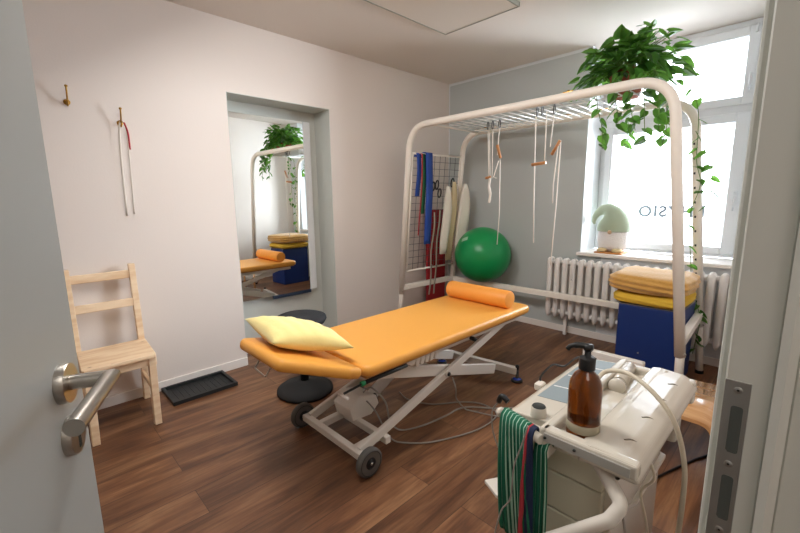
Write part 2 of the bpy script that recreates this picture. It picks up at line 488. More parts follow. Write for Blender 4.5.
# solid strike plate; dark patches paint the shade of latch and bolt openings
def strike():
    x0, x1 = WRX+.0005, WRX+.027
    z0, z1 = .80, 1.112
    holes = [(1.012, 1.078), (.912, .978)]
    bm = new(); box(bm, (x0, JY-.0015, z0), (x1, JY+.0005, z1), .0004, 1)
    p = sub('strike_plate', bm, PLATE, fr, 'brushed steel strike plate')
    for a, b in holes:
        bm = new(); q = fillet([(x0+.009, a, 0), (x1-.005, a, 0), (x1-.005, b, 0), (x0+.009, b, 0), (x0+.009, a, 0)], .004, 4)
        q = [(v.x, v.y) for v in q[1:]]
        q[-1] = (x0+.009, a+.003); q.append((x0+.0115, a))
        prism(bm, q, JY-.0019, JY-.0014, 'y')
        sub('latch_shade_patch', bm, mat('latch_shade', '4B504D', .6), p)
    for z in (1.100, .995, .895):
        bm = new(); lathe(bm, [(0, .0006), (.0042, .0006), (.0047, 0)], (WRX+.0145, JY-.0016, z), 16, Matrix.Rotation(R(90), 4, 'X'))
        sub('screw', bm, PLATE, p)
        bm = new(); lathe(bm, [(0, .0009), (.0016, .0009)], (WRX+.0145, JY-.0018, z), 8, Matrix.Rotation(R(90), 4, 'X'))
        sub('screw_slot', bm, DARK, p)
strike()

# window
bm = new()
wf = bm
def rect_frame(bm, x0, x1, z0, z1, wl, wr, wb, wt, y0, y1, bev=.006):
    box(bm, (x0, y0, z0), (x0+wl, y1, z1), bev, 2); box(bm, (x1-wr, y0, z0), (x1, y1, z1), bev, 2)
    box(bm, (x0+wl-.004, y0, z0), (x1-wr+.004, y1, z0+wb), bev, 2); box(bm, (x0+wl-.004, y0, z1-wt), (x1-wr+.004, y1, z1), bev, 2)
rect_frame(wf, WX0+.002, WX1-.002, .83, H-.002, .05, .09, .03, .05, 4.24, 4.31)
box(wf, (WX0+.04, 4.235, 1.965), (WX1-.08, 4.31, 2.045), .008, 2)
win = struct('window_1', wf, PVC)
s1 = new(); rect_frame(s1, WX0+.045, WX1-.085, 2.04, H-.045, .07, .075, .065, .075, 4.215, 4.275, .01)
s1 = sub('upper_sash', s1, PVC, win)
s2 = new(); rect_frame(s2, WX0+.045, WX1-.085, .855, 1.985, .07, .095, .06, .07, 4.215, 4.275, .01)
s2 = sub('lower_sash', s2, PVC, win)
sub('pane', box(new(), (WX0+.10, 4.245, 2.09), (WX1-.15, 4.251, H-.11)), GLASS, win)
sub('pane', box(new(), (WX0+.10, 4.245, .90), (WX1-.17, 4.251, 1.93)), GLASS, win)
bm = new(); box(bm, (-.468, 4.205, 2.12), (-.448, 4.217, 2.19), .004, 2); tube(bm, fillet([(-.458, 4.21, 2.15), (-.458, 4.175, 2.15), (-.458, 4.175, 2.26)], .01, 4), .007, 8)
sub('window_handle', bm, PVC, win)
bm = new(); box(bm, (-.475, 4.205, 1.30), (-.455, 4.217, 1.37), .004, 2); tube(bm, fillet([(-.465, 4.21, 1.34), (-.465, 4.175, 1.34), (-.465, 4.175, 1.22)], .01, 4), .007, 8)
sub('window_handle', bm, PVC, win)
bm = new(); cyl(bm, (-.455, 4.21, 2.555), (-.455, 4.205, 2.615), .008, 10); sub('hinge_cap', bm, PVC, win)
def text(body, size, loc, mirror=False, m=None, parent=None, name='lettering'):
    cu = bpy.data.curves.new('t', 'FONT'); cu.body = body; cu.size = size; cu.extrude = .0008; cu.space_character = 1.15; cu.offset = size*.034
    to = bpy.data.objects.new('t', cu); C.objects.link(to)
    bpy.context.view_layer.update()
    me = bpy.data.meshes.new_from_object(to.evaluated_get(bpy.context.evaluated_depsgraph_get()))
    bpy.data.objects.remove(to)
    xs = [v.co.x for v in me.vertices]; cx = (min(xs)+max(xs))/2
    for v in me.vertices:
        x, y, z = v.co.x-cx, v.co.y, v.co.z
        v.co = Vector(loc)+Vector((-x if mirror else x, -z, y))
    me.materials.append(m); o = bpy.data.objects.new(name, me); C.objects.link(o)
    if parent: o.parent = parent
    return o
text('PHYSIO', .135, (-.905, 4.243, 1.16), True, LETTER, win)
# inner sill board
bm = new(); box(bm, (WX0-.02, YB-.055, .795), (WX1+.012, 4.245, .825), .006, 2)
struct('trim_1', bm, SKIRT)

# ================================================================ ceiling heater
t = thing('ceiling_heater', 'flat white rectangular heating panel with a grey rim, mounted on the ceiling', 'heater', (-1.9, 2.2, H))
bm = new(); x0, x1, y0, y1 = -2.21, -1.56, 1.45, 2.68
rect = [(x0, y0), (x1, y0), (x1, y1), (x0, y1)]
box(bm, (x0+.008, y0+.008, H-.03), (x1-.008, y1-.008, H-.006)); obj('heater_panel', bm, PANELW, t)
bm = new()
for a, b in (((x0, y0), (x1, y0+.011)), ((x0, y1-.011), (x1, y1)), ((x0, y0), (x0+.011, y1)), ((x1-.011, y0), (x1, y1))):
    box(bm, (a[0], a[1], H-.033), (b[0], b[1], H-.001), .001, 1)
obj('heater_frame', bm, PANELF, t)

# ================================================================ door leaf
th = R(158); D = Vector((math.cos(th), math.sin(th), 0)); Nn = Vector((math.sin(th), -math.cos(th), 0))
hp = Vector((-.652, .022, 1.12))
LM = Matrix((D, Nn, Vector((0, 0, 1)))).transposed().to_4x4(); LM.translation = Vector((hp.x, hp.y, 0))
# local: x toward free edge, y = out of visible face, z up
leaf = thing('door_leaf', 'pale grey door leaf standing open into the room, at the left edge of the picture', 'door', (hp.x-D.x*.4, hp.y-D.y*.4, 0))
bm = new(); box(bm, (-.64, -.04, .006), (.065, 0, 2.12), .0015, 2, LM)
obj('door_panel', bm, LACQ, leaf)
bm = new(); RX = Matrix.Rotation(R(-90), 4, 'X')
T = lambda z: LM @ Matrix.Translation((0, 0, z)) @ RX
def lathe_m(bm, prof, mtx, n=32): return lathe(bm, prof, (0, 0, 0), n, mtx)
lathe_m(bm, [(.026, 0), (.026, .009), (.0252, .0105), (0, .0105)], T(1.12), 40)
h1 = obj('lever_handle', bm, STEEL, leaf)
bm = new()
pts = [(0, .010, 1.13), (0, .0505, 1.13), (.0, .0505, 1.13)]
# mitred L of round bar
rad = .0098; n = 24; segs = []
A = [Vector((rad*math.cos(2*PI*k/n), .01, 1.12+rad*math.sin(2*PI*k/n))) for k in range(n)]
B = [Vector((p.x, .053 + p.x, p.z)) for p in A]                       # mitre plane
Cc = [Vector((-.132, .053 + p.x, p.z)) for p in A]
rings = [[bm.verts.new(LM @ p) for p in S] for S in (A, B, Cc)]
for S, T2 in zip(rings, rings[1:]):
    for k in range(n): bm.faces.new((S[k], S[(k+1) % n], T2[(k+1) % n], T2[k])).smooth = True
bm.faces.new(rings[2])
lo = sub('lever', bm, STEEL, h1); 
mod = lo.modifiers.new('es', 'EDGE_SPLIT'); mod.split_angle = R(30)
h1.modifiers.new('es', 'EDGE_SPLIT').split_angle = R(40)
bm = new(); lathe_m(bm, [(.026, 0), (.026, .009), (.0252, .0105), (0, .0105)], T(1.048), 40)
k1 = obj('key_rosette', bm, STEEL, leaf); k1.modifiers.new('es', 'EDGE_SPLIT').split_angle = R(40)
bm = new(); box(bm, (-.0035, .0106, 1.030), (.0035, .0112, 1.050), 0, 1, LM); lathe_m(bm, [(.0055, .0106), (.0055, .0113), (0, .0113)], LM @ Matrix.Translation((0, 0, 1.056)) @ RX, 16)
sub('keyhole', bm, DARK, k1)
# the sub objects above are built in world coordinates; parents sit at the origin of their own meshes
# ================================================================ coat hooks and strap
def hook(y, z, lab):
    t = thing('coat_hook', lab, 'hook', (XL, y, z), 'brass coat hooks on the left wall')
    bm = new(); lathe(bm, [(.017, 0), (.017, .003), (.012, .006), (0, .006)], (XL, y, z), 20, Matrix.Rotation(R(90), 4, 'Y')); obj('back_plate', bm, BRASS, t)
    bm = new(); tube(bm, spline([(XL+.004, y, z-.005), (XL+.03, y, z+.0), (XL+.05, y, z+.04), (XL+.058, y, z+.075)], 6), .0045, 10)
    lathe(bm, [(0, -.008), (.007, -.005), (.0085, 0), (.007, .005), (0, .008)], (XL+.059, y, z+.08), 12); obj('upper_arm', bm, BRASS, t)
    bm = new(); tube(bm, spline([(XL+.004, y, z-.008), (XL+.022, y, z-.024), (XL+.036, y, z-.018), (XL+.042, y, z+.0)], 6), .004, 10)
    lathe(bm, [(0, -.007), (.0065, -.004), (.0075, 0), (.0065, .004), (0, .007)], (XL+.043, y, z+.003), 12); obj('lower_arm', bm, BRASS, t)
    return t
hook(.335, 1.935, 'empty brass double coat hook, the one nearer the door leaf')
hook(.588, 1.845, 'brass double coat hook carrying a thin white and red band')
st = thing('hanging_band', 'thin white and red band hanging from a brass coat hook', 'band', (XL+.04, .59, 1.88))
bm = new(); ribbon(bm, spline([(XL+.036, .583, 1.85), (XL+.03, .575, 1.80), (XL+.026, .565, 1.6), (XL+.024, .56, 1.26)], 6), (.5, 1, 0), .012, .0015); obj('white_band', bm, CORD, st)
bm = new(); ribbon(bm, spline([(XL+.045, .597, 1.85), (XL+.045, .61, 1.80), (XL+.04, .607, 1.55), (XL+.034, .60, 1.27)], 6), (.5, 1, 0), .009, .0015); obj('white_band', bm, CORD, st)
bm = new(); ribbon(bm, spline([(XL+.05, .60, 1.845), (XL+.05, .615, 1.78), (XL+.046, .617, 1.68)], 6), (.5, 1, 0), .010, .0015); obj('red_band', bm, REDB, st, label='red band end')

# ================================================================ mirror in the niche
mo = Vector((NX+.05, 1.7, 1.26)); an = R(1.0)
MM = Matrix.Translation(mo) @ Matrix.Rotation(an, 4, 'Z')
mr = thing('wall_mirror', 'tall frameless mirror with a pale right-hand strip, set inside the wall niche', 'mirror', (NX+.03, 1.7, .49))
bm = new(); box(bm, (-.012, -.345, -.77), (0, .335, .79), .001, 1, MM); obj('mirror_glass', bm, MIRROR, mr)
bm = new(); box(bm, (-.012, .335, -.77), (.006, .405, .79), .002, 1, MM); obj('side_strip', bm, REVEAL, mr)
bm = new(); box(bm, (-.020, -.06, -.80), (.012, .335, -.772), .002, 1, MM); obj('bottom_strip', bm, mat('dark_blue_strip', '1B2A3F', .5), mr)  # dark blue strip along the mirror's lower edge
bm = new(); box(bm, (-.035, -.30, -.7), (-.012, .38, .7), 0, 1, MM); obj('back_board', bm, DARK, mr)

# ================================================================ wooden chair
t = thing('wooden_chair', 'plain pine chair with two back rails, standing against the left wall', 'chair', (-2.9, .37, 0))
cy0, cy1 = .185, .558
def post(y, nm):
    bm = new()
    prism(bm, [(-3.135, 0), (-3.095, 0), (-3.048, .42), (-3.078, .95), (-3.112, .95), (-3.088, .42)], y-.018, y+.018, 'y', .002)
    return obj(nm, bm, PINE, t)
post(cy0+.018, 'leg'); post(cy1-.018, 'leg')
for y in (cy0+.012, cy1-.052):
    bm = new(); beam(bm, (-2.685, y, 0), (-2.715, y+.012, .42), .042, .038, Vector((0, 1, 0)), .002); obj('leg', bm, PINE, t)
for z, x in ((.885, -3.093), (.70, -3.077)):
    bm = new(); box(bm, (x-.009, cy0+.02, z-.026), (x+.009, cy1-.02, z+.026), .003, 1); obj('back_rail', bm, PINE, t)
bm = new(); prism(bm, [(-3.05, cy0+.01), (-3.05, cy1-.0), (-2.68, cy1-.02), (-2.668, cy1-.03), (-2.668, cy0+.005), (-2.68, cy0-.005)], .425, .447, 'z', .003); obj('seat', bm, PINES, t)
bm = new(); box(bm, (-2.72, cy0+.03, .37), (-2.70, cy1-.03, .425), .002, 1)
for y in (cy0+.025, cy1-.025): box(bm, (-3.05, y-.009, .37), (-2.70, y+.009, .425), .002, 1)
obj('apron', bm, PINE, t)
for y in (cy0+.02, cy1-.03):
    bm = new(); beam(bm, (-3.07, y, .20), (-2.71, y, .17), .032, .018, Vector((0, 1, 0)), .002); obj('stretcher', bm, PINE, t)

# ================================================================ shoe tray
t = None
bm = new()
x0, x1, y0, y1 = -3.135, -2.835, .635, 1.065
box(bm, (x0+.012, y0+.012, .002), (x1-.012, y1-.012, .008))
def ring(bm, o, i, z0, z1):
    vs = []
    for (a, b, c, d), z in ((o, z0), (o, z1), (i, z1), (i, z0+.006)):
        vs.append([bm.verts.new((p[0], p[1], z)) for p in ((a, c), (b, c), (b, d), (a, d))])
    for A, B in zip(vs, vs[1:]):
        for k in range(4): bm.faces.new((A[k], A[(k+1) % 4], B[(k+1) % 4], B[k]))
ring(bm, (x0, x1, y0, y1), (x0+.02, x1-.02, y0+.02, y1-.02), .002, .028)
for k in range(11):
    yy = y0+.05+k*.036
    box(bm, (x0+.03, yy, .008), (x1-.03, yy+.008, .0105))
tag(obj('shoe_tray', bm, mat('tray_black', '1F2224', .5), None, recalc=True), 'black plastic shoe tray on the floor by the left wall skirting', 'tray')

# ================================================================ stool
t = thing('active_stool', 'low black round stool with a disc base, behind the treatment table', 'stool', (-2.40, 1.37, 0))
bm = new(); lathe(bm, [(0, 0), (.182, 0), (.196, .012), (.194, .03), (.165, .05), (.06, .075), (.035, .09), (0, .09)], (-2.40, 1.37, 0), 48); obj('base', bm, BLACKR, t)
bm = new(); lathe(bm, [(0, .08), (.03, .08), (.03, .30), (.022, .30), (.022, .485), (0, .485)], (-2.40, 1.37, 0), 24); obj('column', bm, BLACKP, t)
bm = new(); lathe(bm, [(0, .435), (.10, .44), (.165, .455), (.178, .478), (.173, .497), (.15, .506), (.06, .500), (0, .498)], (-2.435, 1.385, .045), 48); obj('seat', bm, mat('stool_fabric', '24262A', .85, bump=.2, bscale=300), t)

# ================================================================ treatment table
TX0, TX1, TY0, TY1, TZ = -2.05, -1.390, 1.122, 2.70, .56
tt = thing('treatment_table', 'orange padded treatment table with a white scissor frame on wheels', 'treatment table', (-1.72, 1.8, 0))
def pad(poly, z0, z1, rnd, tilt=None):
    """upholstered pad: rounded outline with fully rounded edges"""
    rnds = rnd if isinstance(rnd, list) else [rnd]*len(poly)
    n = len(poly); out = []
    for i in range(n):
        a, b, c = Vector((*poly[i-1], 0)), Vector((*poly[i], 0)), Vector((*poly[(i+1) % n], 0))
        out += fillet([(a+b)/2, b, (b+c)/2], rnds[i], 7)[1:-1]
    m = len(out); nr = []
    for i in range(m):
        d = (out[(i+1) % m]-out[i-1]).normalized(); nr.append(Vector((d.y, -d.x, 0)))
    t_ = bmesh.new(); r_ = (z1-z0)/2; rings = []
    prof = [(r_*1.6, z1+.0)] + [(r_*.75*(1-math.cos(a)), z1-r_*(1-math.sin(a))) for a in [PI/2*(1-k/6) for k in range(7)]]
    prof += [(r_*.55*(1-math.cos(a)), z0+r_*(1-math.sin(a))) for a in [PI/2*k/5 for k in range(1, 6)]] + [(r_*1.6, z0)]
    for ins, z in prof: rings.append([t_.verts.new(Vector((p.x-q.x*ins, p.y-q.y*ins, z))) for p, q in zip(out, nr)])
    for A, B in zip(rings, rings[1:]):
        for k in range(m): t_.faces.new((A[k], A[(k+1) % m], B[(k+1) % m], B[k])).smooth = True
    t_.faces.new(rings[0]); t_.faces.new(rings[-1])
    bmesh.ops.recalc_face_normals(t_, faces=t_.faces[:])
    if tilt:
        for v in t_.verts: v.co = tilt @ v.co
    return t_
b1 = pad([(TX0, TY0), (TX1, TY0), (TX1, TY1), (TX0, TY1)], TZ-.056, TZ, [.06, .07, .05, .05])
m1 = obj('body_cushion', b1, ORANGE, tt)
tilt = Matrix.Translation((0, TY0-.01, TZ-.03)) @ Matrix.Rotation(R(-17.5), 4, 'X') @ Matrix.Translation((0, -(TY0-.01), -(TZ-.03)))
cx = (TX0+TX1)/2
b2 = pad([(cx-.225, TY0-.39), (cx+.185, TY0-.39), (TX1-.018, TY0-.09), (TX1-.018, TY0-.014), (TX0, TY0-.014), (TX0, TY0-.09)], TZ-.056, TZ, [.04, .04, .05, .02, .02, .05], tilt)
m2 = obj('head_cushion', b2, ORANGE, tt)
bm = new(); box(bm, (TX0+.03, TY0+.02, TZ-.070), (TX1-.03, TY1-.03, TZ-.054), .002, 1)
obj('base_board', bm, mat('board_edge', 'B07A42', .6), tt)
# upper frame
bm = new()
for x in (TX0+.085, TX1-.085): box(bm, (x-.02, TY0+.05, TZ-.11), (x+.02, TY1-.06, TZ-.07), .003, 1)
for y in (TY0+.07, (TY0+TY1)/2+.1, TY1-.08): box(bm, (TX0+.085, y-.02, TZ-.11), (TX1-.085, y+.02, TZ-.07), .003, 1)
obj('upper_frame', bm, WHITEM, tt)
LX, RX_ = -2.0, -1.425
# base frame
AY = 1.12
bm = new(); beam(bm, (LX+.02, AY, .078), (RX_-.005, AY, .078), .038, .038); obj('axle_bar', bm, WHITEM, tt)
for x, s in ((LX-.01, -1), (RX_+.035, 1)):
    RM = Matrix.Rotation(R(90), 4, 'Y')
    bm = new(); lathe(bm, [(.030, -.015), (.062, -.018), (.073, -.013), (.075, 0), (.073, .013), (.062, .018), (.030, .015)], (x, AY, .0755), 36, RM)
    wv = obj('wheel', bm, RIMG, tt)
    bm = new(); lathe(bm, [(0, -.014), (.061, -.014), (.061, -.0195), (.063, -.0195), (.063, .0195), (.061, .0195), (.056, .014), (.020, .012), (.017, .020), (0, .020)], (x, AY, .0755), 36, RM)
    sub('wheel_disc', bm, BLACKP, wv)
    bm = new(); lathe(bm, [(0, -.02), (.007, -.02), (.007, .022), (0, .024)], (x, AY, .0755), 12, RM); sub('axle_nut', bm, STEEL, wv)
    bm = new(); cyl(bm, (x-.04*s, AY, .0755), (x-.012*s, AY, .0755), .014, 14); sub('axle_stub', bm, WHITEM, wv)
bm = new()
for x in (LX+.16, RX_-.09):
    beam(bm, (x, AY, .078), (x, 1.30, .085), .035, .04)
beam(bm, (LX+.13, 1.30, .085), (RX_-.02, 1.30, .085), .035, .04)
obj('base_rail', bm, WHITEM, tt)
# scissor arms
def arm(x, a, b, nm='scissor_arm', wd=.028, ht=.05):
    bm = new(); beam(bm, (x, a[0], a[1]), (x, b[0], b[1]), ht, wd, Vector((1, 0, 0)), .004); return obj(nm, bm, WHITEM, tt)
arm(RX_-.055, (1.13, .085), (2.50, .475)); arm(LX+.055, (1.13, .085), (2.50, .475))
arm(RX_-.095, (1.22, .47), (2.42, .11), ht=.07); arm(LX+.095, (1.22, .47), (2.42, .11), ht=.07)
bm = new(); cyl(bm, (LX+.03, 1.815, .285), (RX_-.03, 1.815, .285), .014, 16); cyl(bm, (RX_-.05, 1.815, .285), (RX_-.03, 1.815, .285), .02, 16); obj('pivot_shaft', bm, WHITEM, tt)
bm = new(); lathe(bm, [(.013, 0), (.013, .006), (0, .006)], (RX_-.03, 1.815, .285), 12, Matrix.Rotation(R(90), 4, 'Y')); obj('pivot_bolt', bm, BLACKP, tt)
bm = new(); beam(bm, (LX-.02, 2.43, .10), (RX_+.02, 2.55, .085), .045, .05); obj('foot_bar', bm, WHITEM, tt)
for x in (LX-.02, RX_+.02):
    yy = 2.43 if x < -1.8 else 2.555
    bm = new(); lathe(bm, [(0, 0), (.038, 0), (.043, .008), (.040, .018), (.015, .026), (.012, .028), (.012, .09), (0, .09)], (x, yy, 0), 28)
    f_ = obj('levelling_foot', bm, BLACKP, tt)
    bm = new(); lathe(bm, [(.034, .0195), (.018, .0265), (.0125, .029)], (x, yy, 0), 28); sub('foot_cap', bm, BLUECAP, f_, 'glossy blue cap')
    bm = new(); lathe(bm, [(0, .09), (.012, .09), (.014, .1), (.014, .125), (.006, .13), (0, .13)], (x, yy, 0), 14); sub('adjusting_knob', bm, BLACKP, f_)
# motor housing between the arms near the wheels
bm = new(); prism(bm, [(1.26, .10), (1.40, .09), (1.46, .14), (1.44, .20), (1.32, .235), (1.24, .18)], -1.86, -1.70, 'x', .008); obj('motor_housing', bm, WHITEM, tt)
bm = new(); cyl(bm, (-1.75, 1.40, .16), (-1.72, 1.78, .38), .034, 20); cyl(bm, (-1.72, 1.78, .38), (-1.715, 1.9, .45), .016, 14); obj('lift_actuator', bm, WHITEC, tt)
bm = new(); prism(bm, [(1.452, .14), (1.462, .14), (1.442, .205), (1.432, .205)], -1.855, -1.705, 'x'); obj('housing_gap', bm, BLACKP, tt)
# gas spring and release lever of the headrest
bm = new(); cyl(bm, (TX1-.06, TY0+.02, TZ-.10), (TX1-.035, TY0+.30, TZ-.085), .011, 14); cyl(bm, (TX1-.065, TY0-.09, TZ-.115), (TX1-.06, TY0+.03, TZ-.10), .006, 10); g_ = obj('gas_spring', bm, BLACKP, tt)
bm = new(); cyl(bm, (TX1-.0605, TY0+.01, TZ-.101), (TX1-.059, TY0+.032, TZ-.0995), .013, 14); sub('spring_collar', bm, GREENCAP, g_, 'green collar')
bm = new(); tube(bm, [(TX1-.02, TY0-.10, TZ-.12), (TX1-.10, TY0-.10, TZ-.125)], .007, 10); obj('spring_end', bm, WHITEC, tt)
bm = new(); lathe(bm, [(0, -.03), (.012, -.02), (.014, 0), (.012, .02), (0, .03)], (TX1-.02, 2.0, TZ-.085), 14, Matrix.Rotation(R(90), 4, 'Y')); obj('knob', bm, BLACKP, tt)
bm = new()
for k in range(5): box(bm, (TX1-.15, TY0+.40+k*.04, TZ-.135), (TX1-.06, TY0+.425+k*.04, TZ-.072), .004, 2)
box(bm, (TX1-.14, TY0+.36, TZ-.125), (TX1-.07, TY0+.62, TZ-.08), .004, 1)
obj('bellows', bm, WHITEM, tt)
# paper roll bracket under the head end
bm = new(); tube(bm, fillet([(cx-.22, TY0-.25, TZ+.0), (cx-.22, TY0-.30, TZ-.07), (cx-.09, TY0-.305, TZ-.075), (cx-.09, TY0-.25, TZ+.0)], .01, 4), .004, 8); obj('roll_bracket', bm, STEEL, tt)

# bolster
bm = new(); RY = Matrix.Rotation(R(90), 4, 'Y') 
lathe(bm, [(0, -.275), (.048, -.275), (.060, -.272), (.065, -.26), (.065, .26), (.060, .272), (.048, .275), (0, .275)], (0, 0, 0), 40, RY)
o = obj('bolster', bm, ORANGE2, None, (-1.722, 2.50, TZ+.0655)); o.rotation_euler = (0, 0, R(-1))
o.modifiers.new('es', 'EDGE_SPLIT').split_angle = R(50)
tag(o, 'orange vinyl bolster lying across the far end of the treatment table', 'bolster')
# pillow, lying cornerwise, its far corner propped up
bm = new(); n = 30; g = [[[None]*(n+1) for _ in range(n+1)] for _ in range(2)]
for s_i in range(2):
    for i in range(n+1):
        for j in range(n+1):
            u = 2*i/n-1; v = 2*j/n-1
            e_ = max(0, 1-u*u)*max(0, 1-v*v); k = 1-.07*(1-v*v)*(u**4)-.07*(1-u*u)*(v**4)
            x = (u+v)/2*.315*k; y = (u-v)/2*.215*k
            if s_i == 1 and (i in (0, n) or j in (0, n)): g[1][i][j] = g[0][i][j]; continue
            wr = .004*math.sin(16*x/.3+9*y/.2)*math.sin(11*y/.2+2)*min(1, e_*3)
            z = .085*e_**.45+wr if s_i == 0 else -.055*e_**.5
            z += .035*max(0, -x/.315)**1.6
            g[s_i][i][j] = bm.verts.new((x, y, z))
for s_i in range(2):
    for i in range(n):
        for j in range(n):
            q = [g[s_i][i][j], g[s_i][i+1][j], g[s_i][i+1][j+1], g[s_i][i][j+1]]
            bm.faces.new(q).smooth = True
o = obj('pillow', bm, PILLOW, None, (-1.765, .975, TZ+.106), recalc=True); o.rotation_euler = (R(-10), R(6), R(30))
tag(o, 'soft pale yellow pillow on the head section of the treatment table', 'pillow')

# ================================================================ sling frame (big tubular frame)
ef = thing('sling_rack', 'tall cream tubular sling therapy frame with a wire grid roof in front of the window', 'exercise frame', (-1.7, 3.3, 0))
YF, YR, ZT = 2.88, 3.66, 2.03
def loop(y, xl, xr, zb, foot):
    bm = new()
    pts = [(xl-.185*1, y, 0)] if False else []
    P = [(xl, y, zb), (xl+.15, y, ZT), (xr-.17, y, ZT), (xr, y, zb)]
    tube(bm, fillet(P, [.24, .24], 12), .030, 18)
    return bm
fl = obj('front_hoop', loop(YF, -2.955, -.485, .36, 0), CREAMT, ef)
rl = obj('rear_hoop', loop(YR, -2.90, -.52, .36, 0), CREAMT, ef)
for x, y, dx in ((-2.955, YF, -.035), (-.485, YF, .01), (-2.90, YR, -.03), (-.52, YR, .035)):
    bm = new(); tube(bm, fillet([(x, y, .40), (x+dx*.2, y, .30), (x+dx, y, .02)], .1, 5), .025, 16)
    l_ = obj('leg', bm, CREAMT, ef)
    bm = new(); cyl(bm, (x+dx, y, 0), (x+dx, y, .025), .028, 16); sub('rubber_cap', bm, BLACKR, l_)
    bm = new(); lathe(bm, [(0, 0), (.007, 0), (.007, .004), (0, .005)], (x+.028, y-.012, .385), 10, Matrix.Rotation(R(90), 4, 'X')); sub('bolt', bm, STEEL, l_)
bm = new(); beam(bm, (-2.945, YF, .425), (-2.89, YR, .425), .05, .05); obj('side_rail', bm, CREAMT, ef)
bm = new(); beam(bm, (-.49, YF, .455), (-.525, YR, .455), .05, .05); obj('side_rail', bm, CREAMT, ef)
bm = new(); beam(bm, (-2.89, YR, .42), (-.525, YR, .42), .05, .05); obj('rear_rail', bm, CREAMT, ef)
# roof grid
bm = new()
k = 0; x = -2.52
while x < -.80:
    cyl(bm, (x, YF+.01, ZT-.012), (x, YR-.01, ZT-.012), .0045, 6); x += .08
for y in [YF+.10+.145*i for i in range(5)]:
    cyl(bm, (-2.52, y, ZT-.006), (-.81, y, ZT-.006), .0036, 6)
obj('roof_grid', bm, mat('zinc_wire', 'DDDDDA', .4, .2), ef)
for x in (-2.56, -.80):
    bm = new(); cyl(bm, (x, YF, ZT-.01), (x, YR, ZT-.01), .010, 10); obj('cross_bar', bm, CREAMT, ef)
for x, y, s in ((-1.28, YF, 1), (-2.48, YR, 1), (-1.62, YR, 1), (-1.32, YR, 1)):
    bm = new(); box(bm, (x-.035, y-.012, ZT+.026), (x+.035, y+.012, ZT+.034), .002, 1); lathe(bm, [(.008, 0), (.008, .012), (0, .014)], (x, y, ZT+.03), 10); obj('wing_bolt', bm, BRASS, ef)
# side mesh panel
def pan(y, z):   # panel plane follows the leaning posts
    f = (z-.36)/(ZT-.36)
    return Vector((-2.945+.055*(y-YF)/(YR-YF)+.135*f+.012, y, z))
bm = new(); PZ0, PZ1, PY0, PY1 = .60, 1.785, YF+.04, YR-.04
yy = PY0
for i in range(10):
    y = PY0+(PY1-PY0)*i/9; tube(bm, [pan(y, PZ0), pan(y, PZ1)], .0022, 6)
for i in range(18):
    z = PZ0+(PZ1-PZ0)*i/17; tube(bm, [pan(PY0, z), pan(PY1, z)], .0022, 6)
obj('side_mesh', bm, mat('mesh_wire', '55585A', .5, .3), ef)
bm = new()
for a, b in (((PY0, PZ0), (PY1, PZ0)), ((PY0, PZ1), (PY1, PZ1)), ((PY0, PZ0), (PY0, PZ1)), ((PY1, PZ0), (PY1, PZ1))):
    tube(bm, [pan(*a), pan(*b)], .010, 10)
obj('mesh_frame', bm, CREAMT, ef)
# adjusting holes up the rear right post
for i in range(12):
    z = .56+i*.105; f = (z-.36)/(ZT-.36); x = -.52-.17*f
    bm = new(); lathe(bm, [(0, .002), (.0085, .002), (.0095, 0)], (x-.006, YR-.0275, z), 12, Matrix.Rotation(R(90), 4, 'X')); obj('hole_plug', bm, BLACKP, ef)

# ---- things hanging on the mesh panel
def on(y, z, off=.02): return pan(y, z)+Vector((off, 0, 0))
def strap(name, m, y, z1, z0, wd, lab, off=.02, dy=0, cat='strap', group='straps hanging on the mesh panel', th_=.004):
    bm = new(); pts = [on(y, z1-.02, -.02), on(y, z1+.012, -.008), on(y, z1+.012, off-.008)]
    nseg = 6
    for i in range(nseg+1):
        f = i/nseg; pts.append(on(y+dy*f+.008*math.sin(3*f), z1-.01+(z0-z1)*f, off+.006*math.sin(5*f)))
    ribbon(bm, spline(pts, 3), (0, 1, 0), wd, th_)
    tag(obj(name, bm, m, None), lab, cat, group)
strap('exercise_band', BLUEB, 2.985, 1.775, 1.38, .06, 'short dark blue exercise band, leftmost on the mesh panel', .02, .01)
strap('exercise_band', BLUEB, 3.10, 1.785, .88, .10, 'long blue exercise band hanging on the mesh panel', .045, .05)
strap('exercise_band', GREENB, 3.045, 1.77, 1.20, .05, 'green exercise band partly behind the long blue band', .028, .03)
strap('exercise_band', REDB, 3.0, 1.77, .98, .016, 'thin red exercise band left of the green band', .05, .01)
def loopstrap(name, m, y, z1, z0, wd, w2, lab, off, th_=.012):
    bm = new(); P = []
    for i in range(25):
        a = PI*i/24*2; zz = (z1+z0)/2+(z1-z0)/2*math.cos(a); yy = y+w2*math.sin(a)*(1-.3*math.cos(a))
        P.append(on(yy, zz, off+.01*math.sin(a)))
    ribbon(bm, P, (1, .15, 0), wd, th_)
    tag(obj(name, bm, m, None), lab, 'sling', 'padded slings on the mesh panel')
def cloth(y0, y1, z1, z0, off, lab):
    bm = new(); n = 10; P = []
    for i in range(n+1):
        f = i/n; P.append(on((y0+y1)/2+.01*math.sin(4*f), z1+(z0-z1)*f, off+.006*math.sin(6*f)))
    wl = [(.03+(y1-y0)*min(1.2, 2.6*(i/n)**.7*(1.3-1.0*i/n))) for i in range(n+1)]
    ribbon(bm, P, (.35, 1, 0), wl, .022, ncross=4)
    tag(obj('padded_sling', bm, WCLOTH, None), lab, 'sling', 'padded slings on the mesh panel')
cloth(3.375, 3.43, 1.47, .74, .05, 'narrow white padded sling, left of the beige one on the mesh panel')
cloth(3.49, 3.53, 1.52, .66, .035, 'beige padded sling between the two white ones')
bpy.data.objects['padded_sling.001'].data.materials[0] = CREAMC
